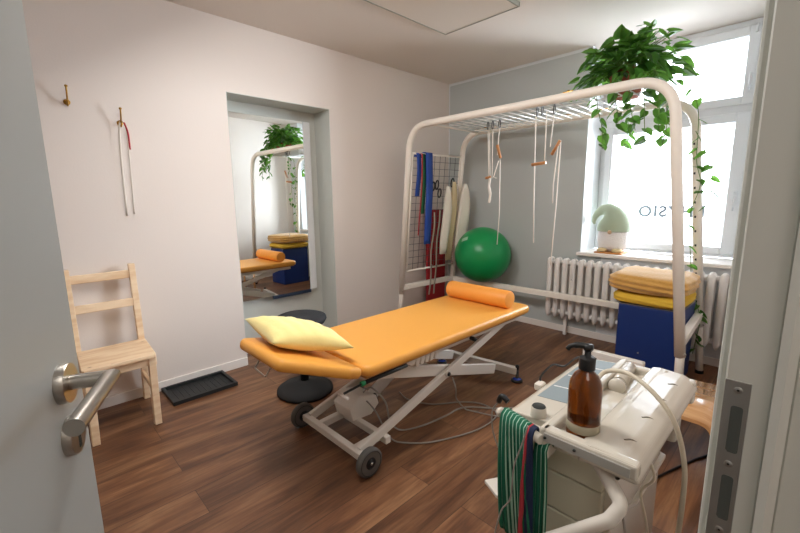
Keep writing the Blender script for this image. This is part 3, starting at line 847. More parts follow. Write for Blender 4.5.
cloth(3.57, 3.66, 1.50, .72, .10, 'wide white padded sling, rightmost on the mesh panel by the rear post')
for i, (y, z0, z1, lab) in enumerate(((3.235, .30, 1.20, 'grey webbing strap hanging low beside the white slings, left of its twin'), (3.31, .30, 1.22, 'grey webbing strap hanging low beside the white slings, right of its twin'))):
    bm = new(); P = [on(y+.01*math.sin(k*1.3+i), z1+(z0-z1)*k/8, .035+.004*math.sin(k)) for k in range(9)]
    ribbon(bm, spline(P, 3), (.3, 1, 0), .018, .004)
    o = obj('webbing_strap', bm, GREYC, None); tag(o, lab, 'strap', 'grey webbing straps on the mesh panel')
    bm = new(); pp = pan(y, .62)+Vector((.04, 0, 0)); tube(bm, [pp+Vector((.002, .014*math.cos(a), .02*math.sin(a))) for a in [2*PI*k/12 for k in range(12)]], .003, 6, closed=True)
    s_ = sub('buckle', bm, STEEL, o)
def carab(y, z, lab, grp='snap hooks on the mesh panel', c=None, m=None, name='snap_hook'):
    c = c or pan(y, z)+Vector((.018, 0, 0)); bm = new(); P = []
    for k in range(16):
        a = 2*PI*k/16; P.append(Vector(c)+Vector((.006*math.sin(a), .024*math.cos(a), .045*math.sin(a)-.02)))
    tube(bm, P, .0075, 8, closed=True)
    tag(obj(name, bm, m or BLACKP, None), lab, 'hook', grp); return c
carab(3.17, 1.50, 'black snap hook on the mesh panel, first from the blue band')
carab(3.21, 1.49, 'black snap hook on the mesh panel, second from the blue band')
carab(3.265, 1.505, 'black snap hook on the mesh panel, third from the blue band')
carab(3.31, 1.42, 'black snap hook hanging lowest, just above the grey webbing')
carab(3.50, 1.53, 'black snap hook on the mesh panel above the beige sling')
# red mat behind
bm = new(); box(bm, (-3.08, 3.40, 0.01), (-3.05, 3.72, 1.22), .01, 2)
tag(obj('exercise_mat', bm, RED, None), 'dark red exercise mat standing upright behind the mesh panel', 'mat')

# ---- pulley ropes under the roof grid
def hookpiece(x, y, parent):
    bm = new(); tube(bm, [Vector((x, y, ZT-.012))+Vector((0, .014*math.cos(a), .034*math.sin(a)-.032)) for a in [2*PI*k/14 for k in range(14)]], .0045, 6, closed=True)
    obj('snap_hook', bm, mat('dark_steel', '5A5C5C', .4, .6), parent)
def toggle(c, ax, parent, ln=.10, r=.012):
    ax = Vector(ax).normalized(); c = Vector(c); bm = new(); cyl(bm, c-ax*ln/2, c+ax*ln/2, r, 14); obj('wooden_toggle', bm, BEECH, parent)
def rope(lab, tops, cords, toggles, loc):
    t = thing('sling_rope', lab, 'rope', loc, 'sling ropes under the roof grid')
    for x, y in tops: hookpiece(x, y, t)
    for c in cords:
        bm = new(); tube(bm, c, .0042, 6); obj('cord', bm, CORD, t)
    for c, ax, ln in toggles: toggle(c, ax, t, ln)
    return t
zt = ZT-.055
rope('white sling rope with a small toggle and bunched lower end, leftmost under the grid', [(-2.14, 3.2), (-2.09, 3.2)],
     [[(-2.14, 3.2, zt), (-2.12, 3.2, 1.52)], [(-2.125, 3.2, zt), (-2.105, 3.2, 1.5)], [(-2.09, 3.2, zt), (-2.085, 3.2, 1.52)]],
     [((-2.125, 3.2, 1.53), (1, .2, .25), .05)], (-2.12, 3.2, ZT))
bm = new(); tube(bm, spline([(-2.105, 3.2, 1.52), (-2.115, 3.2, 1.45), (-2.10, 3.2, 1.38), (-2.11, 3.2, 1.30)], 5), [.012]*6+[.014]*5+[.012]*5, 10)
tag(obj('rope_bundle', bm, CORD, None), 'knotted white rope bundle at the lower end of the leftmost sling rope', 'rope')
rope('white sling rope with a slanting wooden toggle, second group from the left', [(-2.02, 3.2)],
     [[(-2.02, 3.2, zt), (-2.035, 3.2, 1.72)], [(-2.02, 3.2, 1.67), (-2.07, 3.2, 1.53), (-2.04, 3.2, 1.52)], [(-2.005, 3.2, 1.68), (-1.998, 3.2, 1.2), (-2.012, 3.2, .92)]],
     [((-2.02, 3.2, 1.75), (.32, 0, -1), .12)], (-2.02, 3.2, ZT))
rope('white sling rope ending in a level wooden toggle, below the middle of the grid', [(-1.55, 2.97), (-1.51, 2.97)],
     [[(-1.56, 2.97, zt), (-1.55, 2.97, 1.4), (-1.535, 2.97, .99)], [(-1.475, 2.97, zt), (-1.475, 2.97, 1.62)]],
     [((-1.52, 2.97, 1.60), (1, 0, .08), .115)], (-1.53, 2.97, ZT))
rope('white sling rope with a slanting wooden toggle, nearest the window', [(-1.43, 3.0)],
     [[(-1.43, 3.0, zt), (-1.45, 3.0, 1.72)], [(-1.385, 3.0, 1.76), (-1.41, 3.0, 1.45), (-1.41, 3.0, 1.30)], [(-1.37, 3.0, 1.76), (-1.38, 3.0, 1.3), (-1.40, 3.0, .82)]],
     [((-1.405, 3.0, 1.71), (.5, 0, .8), .115)], (-1.43, 3.0, ZT))

# ================================================================ exercise ball
bm = new(); bmesh.ops.create_uvsphere(bm, u_segments=56, v_segments=36, radius=.295)
for f in bm.faces: f.smooth = True
bl = obj('exercise_ball', bm, GREEN, None, (-2.435, YB-.305, .745)); tag(bl, 'large shiny green exercise ball resting on the rear rail against the grey wall', 'ball')
# small printed patch
bm = new(); rgrid = []
v0 = Vector((-.25, -.75, .61)).normalized(); xx = Vector((0, 0, 1)).cross(v0).normalized(); yv = v0.cross(xx)
xa = (xx*math.cos(R(25))+yv*math.sin(R(25))); ya = v0.cross(xa)
G = [[bm.verts.new((v0+xa*(i/6-.5)*.28+ya*(j/3-.5)*.15).normalized()*.2962) for i in range(7)] for j in range(4)]
for j in range(3):
    for i in range(6): bm.faces.new((G[j][i], G[j][i+1], G[j+1][i+1], G[j+1][i]))
s_ = sub('printed_patch', bm, mat('pale_print', '9CC3A8', .5), bl, 'pale printed patch')

# ================================================================ radiator
rd = thing('radiator', 'white cast iron column radiator under the window', 'radiator', (-1.05, 3.78, .2))
def rsec():
    bm = new()
    for y in (3.752, 3.800):
        tube(bm, [(0, y, .175), (0, y, .20), (0, y, .235), (0, y, .30), (0, y, .66), (0, y, .72), (0, y, .752), (0, y, .768)], [.006, .018, .026, .0265, .0265, .027, .024, .010], 14)
    for z in (.235, .725):
        tube(bm, [(0, 3.735, z), (0, 3.75, z), (0, 3.80, z), (0, 3.815, z)], [.018, .028, .028, .018], 12)
    return bm
nsec = 20; px = .0745
s0 = obj('section', rsec(), RAD, rd); s0.location.x = -1.755
base = s0.location.x
for k in range(1, nsec):
    c = s0.copy(); C.objects.link(c); c.location.x = base+px*k
bm = new()
for z in (.235, .725): cyl(bm, (-1.755, 3.776, z), (-1.755+px*(nsec-1), 3.776, z), .022, 14)
obj('header_pipe', bm, RAD, rd)
bm = new(); tube(bm, fillet([(-1.755+px*(nsec-1), 3.776, .235), (-.27, 3.776, .235), (-.27, 3.775, .0)], .03, 5), .011, 10); lathe(bm, [(.02, 0), (.02, .04), (.012, .05)], (-.29, 3.776, .235), 14, Matrix.Rotation(R(90), 4, 'Y')); obj('supply_pipe', bm, RAD, rd)
bm = new(); lathe(bm, [(0, 0), (.008, 0), (.008, .02), (.011, .022), (.011, .034), (0, .034)], (-1.53, 3.728, .575), 12, Matrix.Rotation(R(90), 4, 'X')); obj('bleed_valve', bm, RAD, rd)
bm = new()
for x in (-1.6, -.6): box(bm, (x-.015, 3.80, 0), (x+.015, 3.83, .22), .003, 1)
obj('support_foot', bm, RAD, rd)

# ================================================================ gnome on the sill
gx, gy, gz = -1.31, 4.03, .825
gn = thing('felt_gnome', 'small felt gnome with a drooping sage green hat on the window sill', 'ornament', (gx, gy, gz))
bm = new(); lathe(bm, [(0, .02), (.09, .02), (.128, .06), (.138, .11), (.135, .17), (.125, .22), (.10, .26), (0, .27)], (gx+.02, gy, gz), 32)
for v in bm.verts: v.co.y = gy+(v.co.y-gy)*.7
obj('body', bm, BEARD, gn)
bm = new()
hp_ = [(.02, .20, .140), (.02, .225, .145), (.018, .27, .138), (.01, .32, .118), (-.01, .365, .092), (-.045, .395, .066), (-.09, .395, .046), (-.13, .365, .034), (-.155, .325, .026), (-.163, .285, .018), (-.155, .26, .010)]
rings = []
for i, (x, z, r_) in enumerate(hp_):
    a = hp_[max(i-1, 0)]; b = hp_[min(i+1, len(hp_)-1)]; d = Vector((b[0]-a[0], 0, b[1]-a[1])).normalized(); u = Vector((d.z, 0, -d.x))
    if i < 2: u = Vector((1, 0, 0))
    rings.append([bm.verts.new(Vector((gx+x, gy, gz+z))+u*math.cos(2*PI*k/24)*r_+Vector((0, 1, 0))*math.sin(2*PI*k/24)*r_*.76) for k in range(24)])
for A, B in zip(rings, rings[1:]):
    for k in range(24): bm.faces.new((A[k], A[(k+1) % 24], B[(k+1) % 24], B[k])).smooth = True
bm.faces.new(rings[-1]); obj('hat', bm, FELT, gn, recalc=True)
bm = new(); bmesh.ops.create_uvsphere(bm, u_segments=14, v_segments=10, radius=.018, matrix=Matrix.Translation((gx+.02, gy-.108, gz+.198)));
for f in bm.faces: f.smooth = True
obj('nose', bm, SKINW, gn)
for dx in (-.045, .085):
    bm = new(); bmesh.ops.create_uvsphere(bm, u_segments=16, v_segments=10, radius=1, matrix=Matrix.Translation((gx+dx, gy-.08, gz+.028)) @ Matrix.Diagonal((.045, .05, .022, 1)))
    for f in bm.faces: f.smooth = True
    obj('shoe', bm, SHOE, gn)
bm = new(); box(bm, (gx-.10, gy-.13, gz), (gx+.14, gy+.06, gz+.012), .004, 1); obj('base_board', bm, PLYE, gn)

# ================================================================ blue positioning cube, cushion, blanket
bm = new(); box(bm, (-.935, 3.14, 0), (-.545, 3.60, .575), .012, 3)
o = tag(obj('foam_cube', bm, BLUE, None), 'dark blue vinyl positioning cube under the blanket, inside the frame', 'cube')
bm = new(); box(bm, (-.938, 3.137, .572), (-.542, 3.603, .580), .003, 1); sub('top_piping', bm, mat('grey_piping', '8C8A86', .5), o)
bm = new(); lathe(bm, [(0, 0), (.006, .001), (.006, .003)], (-.78, 3.139, .23), 10, Matrix.Rotation(R(90), 4, 'X')); sub('vent_eyelet', bm, STEEL, o)
def lump(name, a, b, m, rnd, amp, lab, cat, folds=6, seed=1):
    random.seed(seed); a = Vector(a); b = Vector(b); c = (a+b)/2; s = (b-a)/2; bm = new()
    bmesh.ops.create_cube(bm, size=2); bmesh.ops.subdivide_edges(bm, edges=bm.edges[:], cuts=17, use_grid_fill=True)
    ph = [random.uniform(0, 6) for _ in range(8)]
    for v in bm.verts:
        p = v.co.copy(); e = 1/rnd
        n_ = (abs(p.x)**8+abs(p.y)**5+abs(p.z)**3.2)**.2
        q = p/max(n_, .0001)
        wv = math.sin(folds*q.x+ph[0]+2*q.y)*.5+math.sin(folds*1.7*q.y+ph[1]-q.x*2)*.4+math.sin(folds*2.3*q.z+ph[2]+3*q.x)*.45
        q = q*(1+amp*wv)
        v.co = c+Vector((q.x*s.x, q.y*s.y, q.z*s.z))
        if v.co.z < a.z: v.co.z = a.z
    for f in bm.faces: f.smooth = True
    o = obj(name, bm, m, None, mod=1); tag(o, lab, cat); return o
lump('seat_cushion', (-.99, 3.10, .580), (-.53, 3.62, .665), YEL, .30, .02, 'flat yellow cushion between the blue cube and the brown blanket', 'cushion', 4, 3)
lump('folded_blanket', (-1.03, 3.08, .665), (-.515, 3.60, .80), MUST, .30, .045, 'folded mustard brown blanket on top of the yellow cushion', 'blanket', 5, 5)

# ================================================================ plant
pl = thing('potted_plant', 'bushy green trailing houseplant in a terracotta pot on top of the frame', 'plant', (-1.02, 3.22, ZT))
pc = Vector((-1.02, 3.22, ZT))
bm = new(); lathe(bm, [(0, 0), (.085, 0), (.115, .13), (.122, .13), (.125, .165), (.112, .165), (.108, .14), (0, .14)], pc, 32); obj('pot', bm, TERRA, pl)
bm = new(); lathe(bm, [(0, .15), (.108, .145)], pc, 24); obj('soil', bm, SOIL, pl)
bmL = new(); bmS = new()
def leaf(bm, p, d, up, s):
    d = d.normalized(); x = d.cross(up)
    if x.length < .05: x = d.cross(Vector((1, .3, 0)))
    x.normalize(); nrm = x.cross(d)
    out = [(0, 0, 0), (.30, -.08, .04), (.46, .18, .05), (.42, .48, .02), (.22, .80, -.04), (0, 1.05, -.14)]
    L_ = []; Rr = []; mid = []
    for i, (w_, l_, z_) in enumerate(out):
        if i in (0, 5): q = bm.verts.new(p+d*l_*s+nrm*z_*s); L_.append(q); Rr.append(q); mid.append(q)
        else:
            L_.append(bm.verts.new(p-x*w_*s+d*l_*s+nrm*z_*s)); Rr.append(bm.verts.new(p+x*w_*s+d*l_*s+nrm*z_*s))
            mid.append(bm.verts.new(p+d*max(l_, .05)*s+nrm*(z_-.07)*s))
    for S in (L_, Rr):
        for i in range(5):
            q = []
            for v in (S[i], S[i+1], mid[i+1], mid[i]):
                if v not in q: q.append(v)
            if len(q) > 2: bm.faces.new(q).smooth = True
random.seed(11)
def rv(a=1): return Vector((random.uniform(-a, a), random.uniform(-a, a), random.uniform(-a, a)))
for k in range(270):
    a = random.uniform(0, 2*PI); el = random.uniform(-.25, 1.25); rad_ = random.uniform(.10, .27)
    dv = Vector((math.cos(a)*math.cos(el)*1.25, math.sin(a)*math.cos(el)*.95, math.sin(el)*1.12))
    p = pc+Vector((.0, 0, .16))+dv*rad_
    p.z = max(p.z, ZT+.03)
    if p.z > 2.6: continue
    q0 = pc+Vector((random.uniform(-.05, .05), random.uniform(-.05, .05), .14))
    if k % 4 == 0: tube(bmS, spline([q0, (q0+p)/2+Vector((0, 0, .03)), p], 4), .0025, 5)
    leaf(bmL, p, Vector((dv.x, dv.y, dv.z*.4-.35))+rv(.5), Vector((0, 0, 1))+rv(.4), random.uniform(.06, .115))
obj('foliage', bmL, LEAF, pl); obj('stems', bmS, STEM, pl)
def vine(pts, nl, s, name='vine', seed=0, jit=.3):
    random.seed(seed); P = spline(pts, 8); bm = new(); tube(bm, P, .0025, 5); v_ = obj(name, bm, STEM, pl)
    bm = new()
    for k in range(nl):
        i = int((k+.5)/nl*(len(P)-1)); p = P[i]; a = random.uniform(0, 2*PI)
        leaf(bm, p+rv(.008), Vector((math.cos(a), math.sin(a), -.7))+rv(jit), Vector((0, 0, 1))+rv(.5), s*random.uniform(.7, 1.15))
    sub('vine_leaves', bm, LEAF, v_)
V = [
 [(-1.08, 3.10, 2.17), (-1.12, 2.97, 2.10), (-1.10, 2.93, 1.95), (-1.06, 2.93, 1.80), (-1.05, 2.93, 1.66)],
 [(-1.0, 3.08, 2.17), (-1.02, 2.96, 2.08), (-.98, 2.94, 1.92), (-.96, 2.94, 1.78)],
 [(-.95, 3.10, 2.18), (-.92, 2.95, 2.08), (-.90, 2.94, 1.92), (-.86, 2.94, 1.76)],
 [(-.90, 3.12, 2.18), (-.84, 2.96, 2.08), (-.82, 2.95, 1.88), (-.80, 2.95, 1.64)],
 [(-.88, 3.15, 2.18), (-.78, 3.00, 2.10), (-.75, 2.98, 1.92), (-.74, 2.98, 1.74)],
 [(-.86, 3.2, 2.18), (-.77, 3.1, 2.12), (-.74, 3.08, 1.95), (-.72, 3.1, 1.80)],
 [(-.9, 3.3, 2.18), (-.82, 3.4, 2.05), (-.80, 3.42, 1.85), (-.82, 3.42, 1.70)],
 [(-1.1, 3.3, 2.18), (-1.1, 3.5, 2.05), (-1.08, 3.52, 1.85), (-1.1, 3.5, 1.72)],
]
for i, v in enumerate(V): vine(v, 11, .075, seed=20+i)
vine([(-.86, 3.25, 2.18), (-.72, 3.45, 2.10), (-.66, 3.60, 1.95), (-.64, 3.62, 1.6), (-.60, 3.61, 1.42), (-.64, 3.60, 1.2), (-.61, 3.60, .9), (-.575, 3.60, .62)], 14, .075, seed=40)
vine([(-.575, 3.60, .62), (-.53, 3.60, .52), (-.51, 3.61, .42), (-.52, 3.61, .28), (-.53, 3.60, .16)], 8, .07, seed=41)
vine([(-.66, 3.60, 1.8), (-.56, 3.6, 1.6), (-.53, 3.59, 1.42), (-.52, 3.59, 1.25)], 6, .08, seed=42)

# ================================================================ bentwood footstool behind the therapy unit
fs = thing('bentwood_footstool', 'low glossy bent plywood footstool behind the white therapy unit', 'footstool', (-.4, 2.45, 0))
prof = [(-.62, .30), (-.30, .30), (-.235, .288), (-.205, .25), (-.195, .19), (-.195, 0)]
bm = new(); Pp = fillet([(-.64, 0, .305), (-.215, 0, .305), (-.185, 0, 0)], .07, 10)
ribbon(bm, [Vector((p.x, 2.43, p.z)) for p in Pp], (0, 1, 0), .50, .018)
o = obj('seat_shell', bm, [PLY], fs)
bm = new(); beam(bm, (-.98, 2.66, .285), (-.62, 2.66, .285), .045, .13, Vector((0, 0, 1)), .006); obj('side_wing', bm, mat('white_lacquer', 'E8E4DE', .25), fs)
for x, y in ((-.96, 2.62), (-.60, 2.22), (-.60, 2.64)):
    bm = new(); cyl(bm, (x, y, 0), (x, y, .27 if x < -.9 else .298), .014, 12); obj('leg', bm, PLY, fs)

# ================================================================ therapy unit on trolley
dv_ = thing('therapy_unit', 'ivory electrotherapy unit on a drawer trolley in the near right corner', 'therapy machine', (-.32, 1.05, 0))
DX0, DX1, DY0, DY1, DZ = -.475, -.175, .775, 1.31, .85
bm = new()
# left tray floor + walls; shell built as a tray body with a raised right deck
box(bm, (DX0+.01, DY0+.03, DZ-.055), (DX1-.005, DY1-.01, DZ-.022), .006, 2)                    # floor slab
box(bm, (DX0+.108, DY0, DZ-.027), (DX1, DY0+.028, DZ+.004), .007, 3)                           # front lip
box(bm, (DX0+.10, DY1-.03, DZ-.07), (DX1, DY1, DZ-.004), .008, 3)                             # rear lip
box(bm, (DX0+.105, DY0, DZ-.07), (DX0+.128, DY1, DZ+.004), .007, 3)                           # wall beside the panel
prism(bm, [(-.285, DZ-.035), (-.285, DZ+.002), (-.262, DZ+.007), (-.205, DZ+.003), (-.182, DZ-.008), (DX1+.004, DZ-.026), (DX1+.002, DZ-.036), (-.285, DZ-.036)], DY0+.004, DY1-.004, 'y', .006)  # right deck
sh = obj('top_shell', bm, DEV, dv_)
for f in sh.data.polygons: f.use_smooth = False
# sloping control panel
bm = new(); prism(bm, [(DX0, DZ-.06), (DX0, DZ-.022), (DX0+.015, DZ-.012), (DX0+.115, DZ-.002), (DX0+.115, DZ-.06)], DY0+.045, DY1-.03, 'y', .004); pn = obj('control_panel', bm, DEV, dv_)
sl = lambda x: DZ-.0125+(x-(DX0+.015))*.1
def flatq(bm, x0, x1, y0, y1, h):
    box(bm, (x0, y0, 0), (x1, y1, .0012), 0)
    return bm
for (xa_, xb_, ya_, yb_, m) in ((DX0+.024, DX0+.104, .93, 1.27, PANELG), ):
    bm = new(); prism(bm, [(xa_, sl(xa_)+.0002), (xb_, sl(xb_)+.0002), (xb_, sl(xb_)+.0014), (xa_, sl(xa_)+.0014)], ya_, yb_, 'y'); sub('display', bm, m, pn)
for yy_ in (1.01, 1.10, 1.19):
    bm = new(); prism(bm, [(DX0+.03, sl(DX0+.03)+.0016), (DX0+.098, sl(DX0+.098)+.0016), (DX0+.098, sl(DX0+.098)+.0022), (DX0+.03, sl(DX0+.03)+.0022)], yy_, yy_+.006, 'y'); sub('display_line', bm, mat('pale_line', 'D6DADA', .4), pn)
bm = new(); lathe(bm, [(.018, 0), (.017, .022), (.0155, .024)], (DX0+.075, .835, sl(DX0+.075)-.001), 24); kn = sub('dial', bm, DEV, pn)
bm = new(); lathe(bm, [(.0155, .0235), (.0145, .026), (0, .026)], (DX0+.075, .835, sl(DX0+.075)-.001), 24); sub('dial_top', bm, DARK, pn, 'dark dial top')
# ultrasound applicator cylinder lying in the tray
bm = new(); cyl(bm, (-.338, 1.285, DZ-.012), (-.324, 1.15, DZ-.010), .019, 28); ap = obj('suction_cylinder', bm, DEV, dv_)
bm = new(); lathe(bm, [(0, -.012), (.015, -.011), (.021, -.005), (.0225, .004), (.020, .012), (0, .014)], (-.322, 1.13, DZ-.010), 28, Matrix.Rotation(R(90), 4, 'X')); sub('cylinder_cap', bm, DEV, ap)
# cable slots in the right deck edge
for y in (.865, .985, 1.10, 1.215):
    bm = new(); tube(bm, spline([(-.222, y-.012, DZ+.0035), (-.21, y+.0, DZ+.003), (-.19, y+.004, DZ-.009), (-.176, y+.0, DZ-.024)], 5), [.0022]*16, 8)
    obj('cable_slot', bm, mat('slot_shadow', '857E70', .6), dv_)
for x, y in ((-.25, 1.285), ):
    bm = new(); lathe(bm, [(.012, 0), (.011, .004), (0, .004)], (x, y, DZ+.002), 18); obj('cap', bm, DEV, dv_)
# front fascia with grey strip, screws
bm = new(); box(bm, (DX0+.118, DY0-.0022, DZ-.024), (DX1-.012, DY0+.002, DZ-.004), .001, 1); fa = obj('front_strip', bm, DEVG, dv_)
for x in (DX0+.122, DX0+.185):
    bm = new(); lathe(bm, [(0, .0025), (.0028, .0025), (.0032, 0)], (x, DY0-.0022, DZ-.014), 12, Matrix.Rotation(R(90), 4, 'X')); sub('socket', bm, DARK, fa)
# drawer cabinet
bm = new(); box(bm, (-.46, .855, .30), (-.235, 1.27, DZ-.052), .004, 2); obj('cabinet_body', bm, DEV, dv_)
for i in range(3):
    z1 = DZ-.034-i*.095
    bm = new(); box(bm, (-.455, .832, z1-.091), (-.250, .856, z1), .003, 2); dr = obj('drawer', bm, DRAWER, dv_)
    bm = new(); tube(bm, spline([(-.236, .87, z1-.03), (-.228, .86, z1-.038), (-.228, .86, z1-.058), (-.236, .87, z1-.066)], 4), .003, 8); sub('drawer_catch', bm, BLACKP, dr)
# tubular handle below the front edge
bm = new(); tube(bm, fillet([(-.268, .82, DZ-.035), (-.195, .775, .765), (-.21, .755, .735), (-.37, .72, .585)], [.02, .02], 6), .0135, 18)
hd = obj('push_handle', bm, WHITEM, dv_)
bm = new(); cyl(bm, (-.345, 1.05, .30), (-.345, 1.05, .12), .03, 16); obj('column', bm, WHITEM, dv_)
bm = new(); prism(bm, [(-.76, .92), (-.72, .86), (-.22, 1.40), (-.30, 1.62), (-.36, 1.60), (-.74, 1.05)], .06, .10, 'z', .006); obj('base_plate', bm, WHITEM, dv_) if False else bm.free()
# star shaped base feet and rear outrigger panel
for a_, ln in ((205, .34), (150, .30), (60, .44), (330, .20), (20, .26)):
    aa = R(a_); bm = new(); e_ = Vector((-.345+math.cos(aa)*ln*.8, 1.05+math.sin(aa)*ln*.8, .085)); beam(bm, (-.345, 1.05, .125), e_, .05, .035)
    ft = obj('base_foot', bm, WHITEM, dv_)
    bm = new(); lathe(bm, [(0, 0), (.03, 0), (.03, .02), (.02, .06), (0, .075)], (e_.x, e_.y, 0), 16); sub('caster', bm, BLACKR, ft)
bm = new(); prism(bm, [(-.25, .93), (-.225, 1.02), (-.222, 1.275), (-.30, 1.31), (-.33, 1.1)], .60, .612, 'z', .002); obj('side_tray', bm, WHITEM, dv_)
bm = new(); prism(bm, [(-.605, .93), (-.545, .90), (-.46, .93), (-.46, 1.08), (-.53, 1.06)], .50, .512, 'z', .003); obj('side_holder', bm, WHITEM, dv_)
bm = new(); prism(bm, [(-.54, .66), (-.50, .64), (-.475, .74), (-.50, .77), (-.545, .75)], .95, 1.0, 'y', .006); obj('probe_holder', bm, DEV, dv_)
bm = new(); tube(bm, spline([(-.535, .93, .79), (-.555, .93, .80), (-.565, .93, .78)], 5), .008, 10); cyl(bm, (-.50, .92, .70), (-.51, .90, .66), .016, 14); obj('probe', bm, BLACKP, dv_)
bm = new(); box(bm, (-.27, 1.26, .66), (-.20, 1.31, DZ-.05), .01, 2); obj('rear_housing', bm, DEV, dv_)
# connector at the rear-left of the panel
bm = new(); box(bm, (-.497, 1.0, DZ-.035), (-.475, 1.03, DZ-.015), .003, 1); obj('cable_plug', bm, WHITEM, dv_)

# bottle
bx, by, bz = -.300, .838, DZ-.0215
bt = thing('pump_bottle', 'amber pump bottle with a black dispenser head standing in the unit tray', 'bottle', (bx, by, bz))
bm = new(); lathe(bm, [(0, 0), (.029, 0), (.0325, .004), (.0335, .01), (.0335, .118), (.0315, .132), (.024, .148), (.014, .158), (.0125, .162), (.0125, .171), (0, .171)], (bx, by, bz), 40); gl = obj('glass_body', bm, AMBER, bt)
bm = new(); lathe(bm, [(.0336, .026), (.0340, .0265), (.0340, .0445), (.0336, .045)], (bx, by, bz), 40); sub('band_label', bm, LABELW, gl)
bm = new(); lathe(bm, [(.0165, .162), (.0165, .184), (.0145, .187), (.007, .188), (.006, .211), (0, .211)], (bx, by, bz), 28); obj('pump_collar', bm, BLACKP, bt)
bm = new(); dn = Vector((-.87, -.50, 0)).normalized()
lathe(bm, [(0, .202), (.0085, .202), (.0105, .206), (.0105, .214), (0, .216)], (bx, by, bz), 20)
tube(bm, spline([Vector((bx, by, bz+.210)), Vector((bx, by, bz+.212))+dn*.018, Vector((bx, by, bz+.209))+dn*.034, Vector((bx, by, bz+.201))+dn*.040], 5), [.0065]*8+[.005]*8, 12)
obj('pump_head', bm, BLACKP, bt)

# hanging green striped cloth
arm_a = Vector((-.508, .80, DZ-.03)); 
bm = new(); cyl(bm, (-.478, .8054, DZ-.019), (-.36, .770, DZ-.021), .011, 14); lathe(bm, [(0, 0), (.012, .0), (.013, .008), (.008, .015), (0, .016)], (-.476, .8048, DZ-.019), 14, Matrix.Rotation(R(-90), 4, 'Y'));
obj('towel_bar', bm, DEV, dv_)
gt = thing('striped_strap', 'green and white striped therapy strap hanging over the front bar of the unit', 'strap', (-.44, .79, DZ))
def hang(x0, x1, ztop, zbot, yo, skew, nx=28, nz=26, ph=0., th_=.003, y_shift=0.):
    bm = new(); uvl = bm.loops.layers.uv.verify(); wd = x1-x0
    def pt(i, j, s):
        u = i/nx; f = j/nz
        base = Vector((-.51, .815, 0)).lerp(Vector((-.36, .77, 0)), (x0+u*wd+.51)/.15)
        r_ = .0145; tot = (ztop-zbot)+PI*r_; d_ = f*tot; arc = PI*r_
        fold = (.006*math.sin(u*wd*95+ph+f*1.5)+.003*math.sin(u*40+ph*2))*min(1, max(0, d_-arc)*9)
        kx = skew*f*f*.06 - .018*f*(.5-u)
        if d_ < arc:
            a_ = PI*d_/arc; return Vector((base.x, base.y+r_*math.cos(a_)-yo, ztop-r_+r_*math.sin(a_)))
        dr_ = d_-arc
        return Vector((base.x+kx, base.y-r_-yo-fold*1.2-.10*dr_*0, ztop-r_-dr_-.012*f*math.sin(u*5+ph)))
    F_ = [[bm.verts.new(pt(i, j, 0)) for j in range(nz+1)] for i in range(nx+1)]
    for i in range(nx):
        for j in range(nz):
            f = bm.faces.new((F_[i][j], F_[i+1][j], F_[i+1][j+1], F_[i][j+1])); f.smooth = True
            for l, (a, b) in zip(f.loops, ((i, j), (i+1, j), (i+1, j+1), (i, j+1))): l[uvl].uv = (a/nx*wd, b/nz)
    return bm, uvl
bm, _u = hang(-.470, -.392, DZ-.004, .565, 0, .35)
o = obj('front_fall', bm, STRIPE, gt); s_ = o.modifiers.new('sol', 'SOLIDIFY'); s_.thickness = .004
bm, _u = hang(-.391, -.374, DZ-.004, .50, .0, .0, 8, 26, 1.)
for f in bm.faces:
    for l in f.loops: l[_u].uv = (l[_u].uv.x/.025, 0)
o = obj('edge_band', bm, STRIPE2, gt, label='red and navy striped edge'); s_ = o.modifiers.new('sol', 'SOLIDIFY'); s_.thickness = .004
bm, _u = hang(-.376, -.345, DZ-.03, .48, -.018, .0, 10, 26, 2.)
o = obj('rear_fall', bm, STRIPE, gt); s_ = o.modifiers.new('sol', 'SOLIDIFY'); s_.thickness = .004

# ================================================================ cables and hoses
def cable(name, pts, r_, m, lab, n=8, cat='cable', grp=None):
    bm = new(); tube(bm, spline(pts, n), r_, 8); return tag(obj(name, bm, m, None), lab, cat, grp)
cable('suction_hose', [(-.327, .96, DZ+.045), (-.325, 1.03, DZ+.062), (-.275, 1.03, DZ+.075), (-.215, 1.0, DZ+.062), (-.165, .98, DZ+.02), (-.14, .985, DZ-.06), (-.133, .99, .70), (-.135, .98, .50), (-.14, .96, .2), (-.15, .98, .008), (-.2, 1.1, .006)], .0055, HOSE,
      'thick cream hose arching over the therapy unit and down its right side', 8, 'hose')
cable('electrode_cable', [(-.178, .865, DZ-.022), (-.165, .862, DZ-.06), (-.185, .86, DZ-.10), (-.172, .862, DZ-.16), (-.165, .88, .6), (-.17, .9, .4), (-.18, .9, .1), (-.2, .85, .006)], .0028, HOSE, 'beige electrode cable dropping from the right front corner of the unit')
cable('electrode_cable', [(-.212, .80, DZ-.07), (-.20, .80, DZ-.12), (-.19, .805, DZ-.20), (-.205, .80, DZ-.25), (-.22, .82, .45), (-.24, .8, .2), (-.25, .78, .006)], .0028, GCABLE, 'brown grey electrode cable in front of the push handle')
cable('electrode_cable', [(-.388, .762, DZ+.004), (-.395, .752, DZ-.04), (-.410, .748, DZ-.10), (-.414, .744, DZ-.18), (-.435, .738, .62), (-.45, .735, .5), (-.45, .74, .2), (-.45, .7, .006)], .0018, GCABLE, 'thin grey lead hanging across the green striped strap')
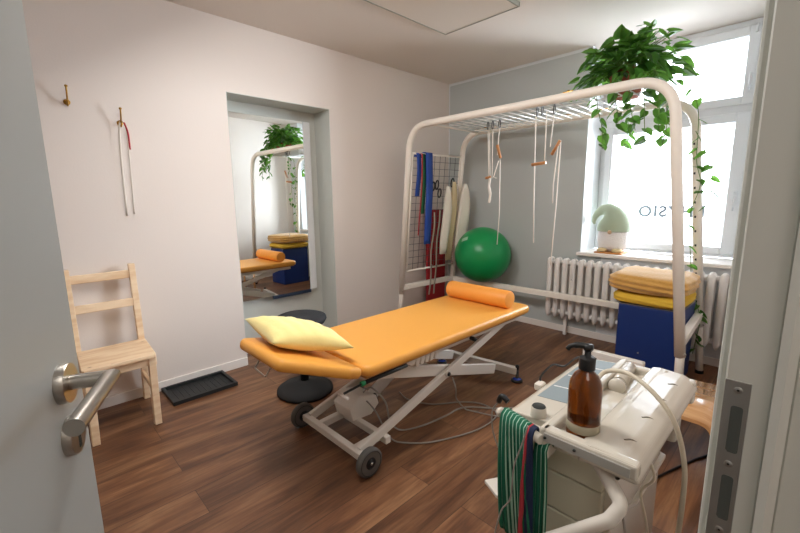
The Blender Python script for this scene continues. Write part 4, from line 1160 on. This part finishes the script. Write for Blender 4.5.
cable('electrode_cable', [(-.565, .93, .78), (-.585, .93, .74), (-.58, .93, .68), (-.55, .93, .62), (-.53, .95, .56)], .0022, GCABLE, 'thin black-tipped lead at the left side of the unit')
cable('hand_control_cable', [(-1.43, 1.82, .27), (-1.41, 1.83, .20), (-1.43, 1.86, .12), (-1.42, 1.93, .03), (-1.38, 1.97, .007), (-1.20, 2.05, .006), (-1.12, 2.17, .006), (-1.05, 2.36, .006)], .0045, GCABLE, 'coiled grey hand control cable dropping from the table pivot to the floor')
cable('mains_cable', [(-1.75, 1.38, .22), (-1.70, 1.40, .26), (-1.60, 1.42, .20), (-1.585, 1.44, .08), (-1.56, 1.50, .006), (-1.50, 1.62, .006), (-1.47, 1.80, .006), (-1.45, 1.97, .006), (-1.30, 2.10, .006), (-1.12, 2.28, .006), (-.9, 2.3, .006), (-.7, 2.2, .006), (-.5, 1.9, .006), (-.4, 1.3, .006)], .005, GCABLE, 'grey mains cable running over the floor from the table motor to the unit')
cable('foot_switch_cable', [(-1.76, 1.37, .20), (-1.62, 1.36, .16), (-1.52, 1.38, .03), (-1.44, 1.44, .006), (-1.34, 1.56, .006), (-1.24, 1.82, .006), (-1.25, 2.04, .006), (-1.38, 2.09, .006), (-1.50, 2.02, .006), (-1.62, 1.86, .006), (-1.78, 1.79, .006), (-1.9, 1.82, .006)], .0045, GCABLE, 'pale grey cable lying in a wide loop on the floor beside the table')
cable('power_cord', [(-.486, 1.015, DZ-.02), (-.50, 1.05, DZ-.01), (-.50, 1.12, DZ+.0), (-.485, 1.17, DZ-.015), (-.48, 1.25, DZ-.01), (-.46, 1.34, DZ-.03), (-.42, 1.36, DZ-.12), (-.4, 1.36, .3), (-.4, 1.4, .006)], .003, BLACKP, 'black power cord plugged into the left side of the therapy unit')
cable('floor_cord', [(-.45, 1.75, .006), (-.40, 2.05, .006), (-.30, 2.35, .006), (-.27, 2.42, .006), (-.235, 2.5, .006)], .006, BLACKP, 'dark cord on the floor running under the bentwood footstool')
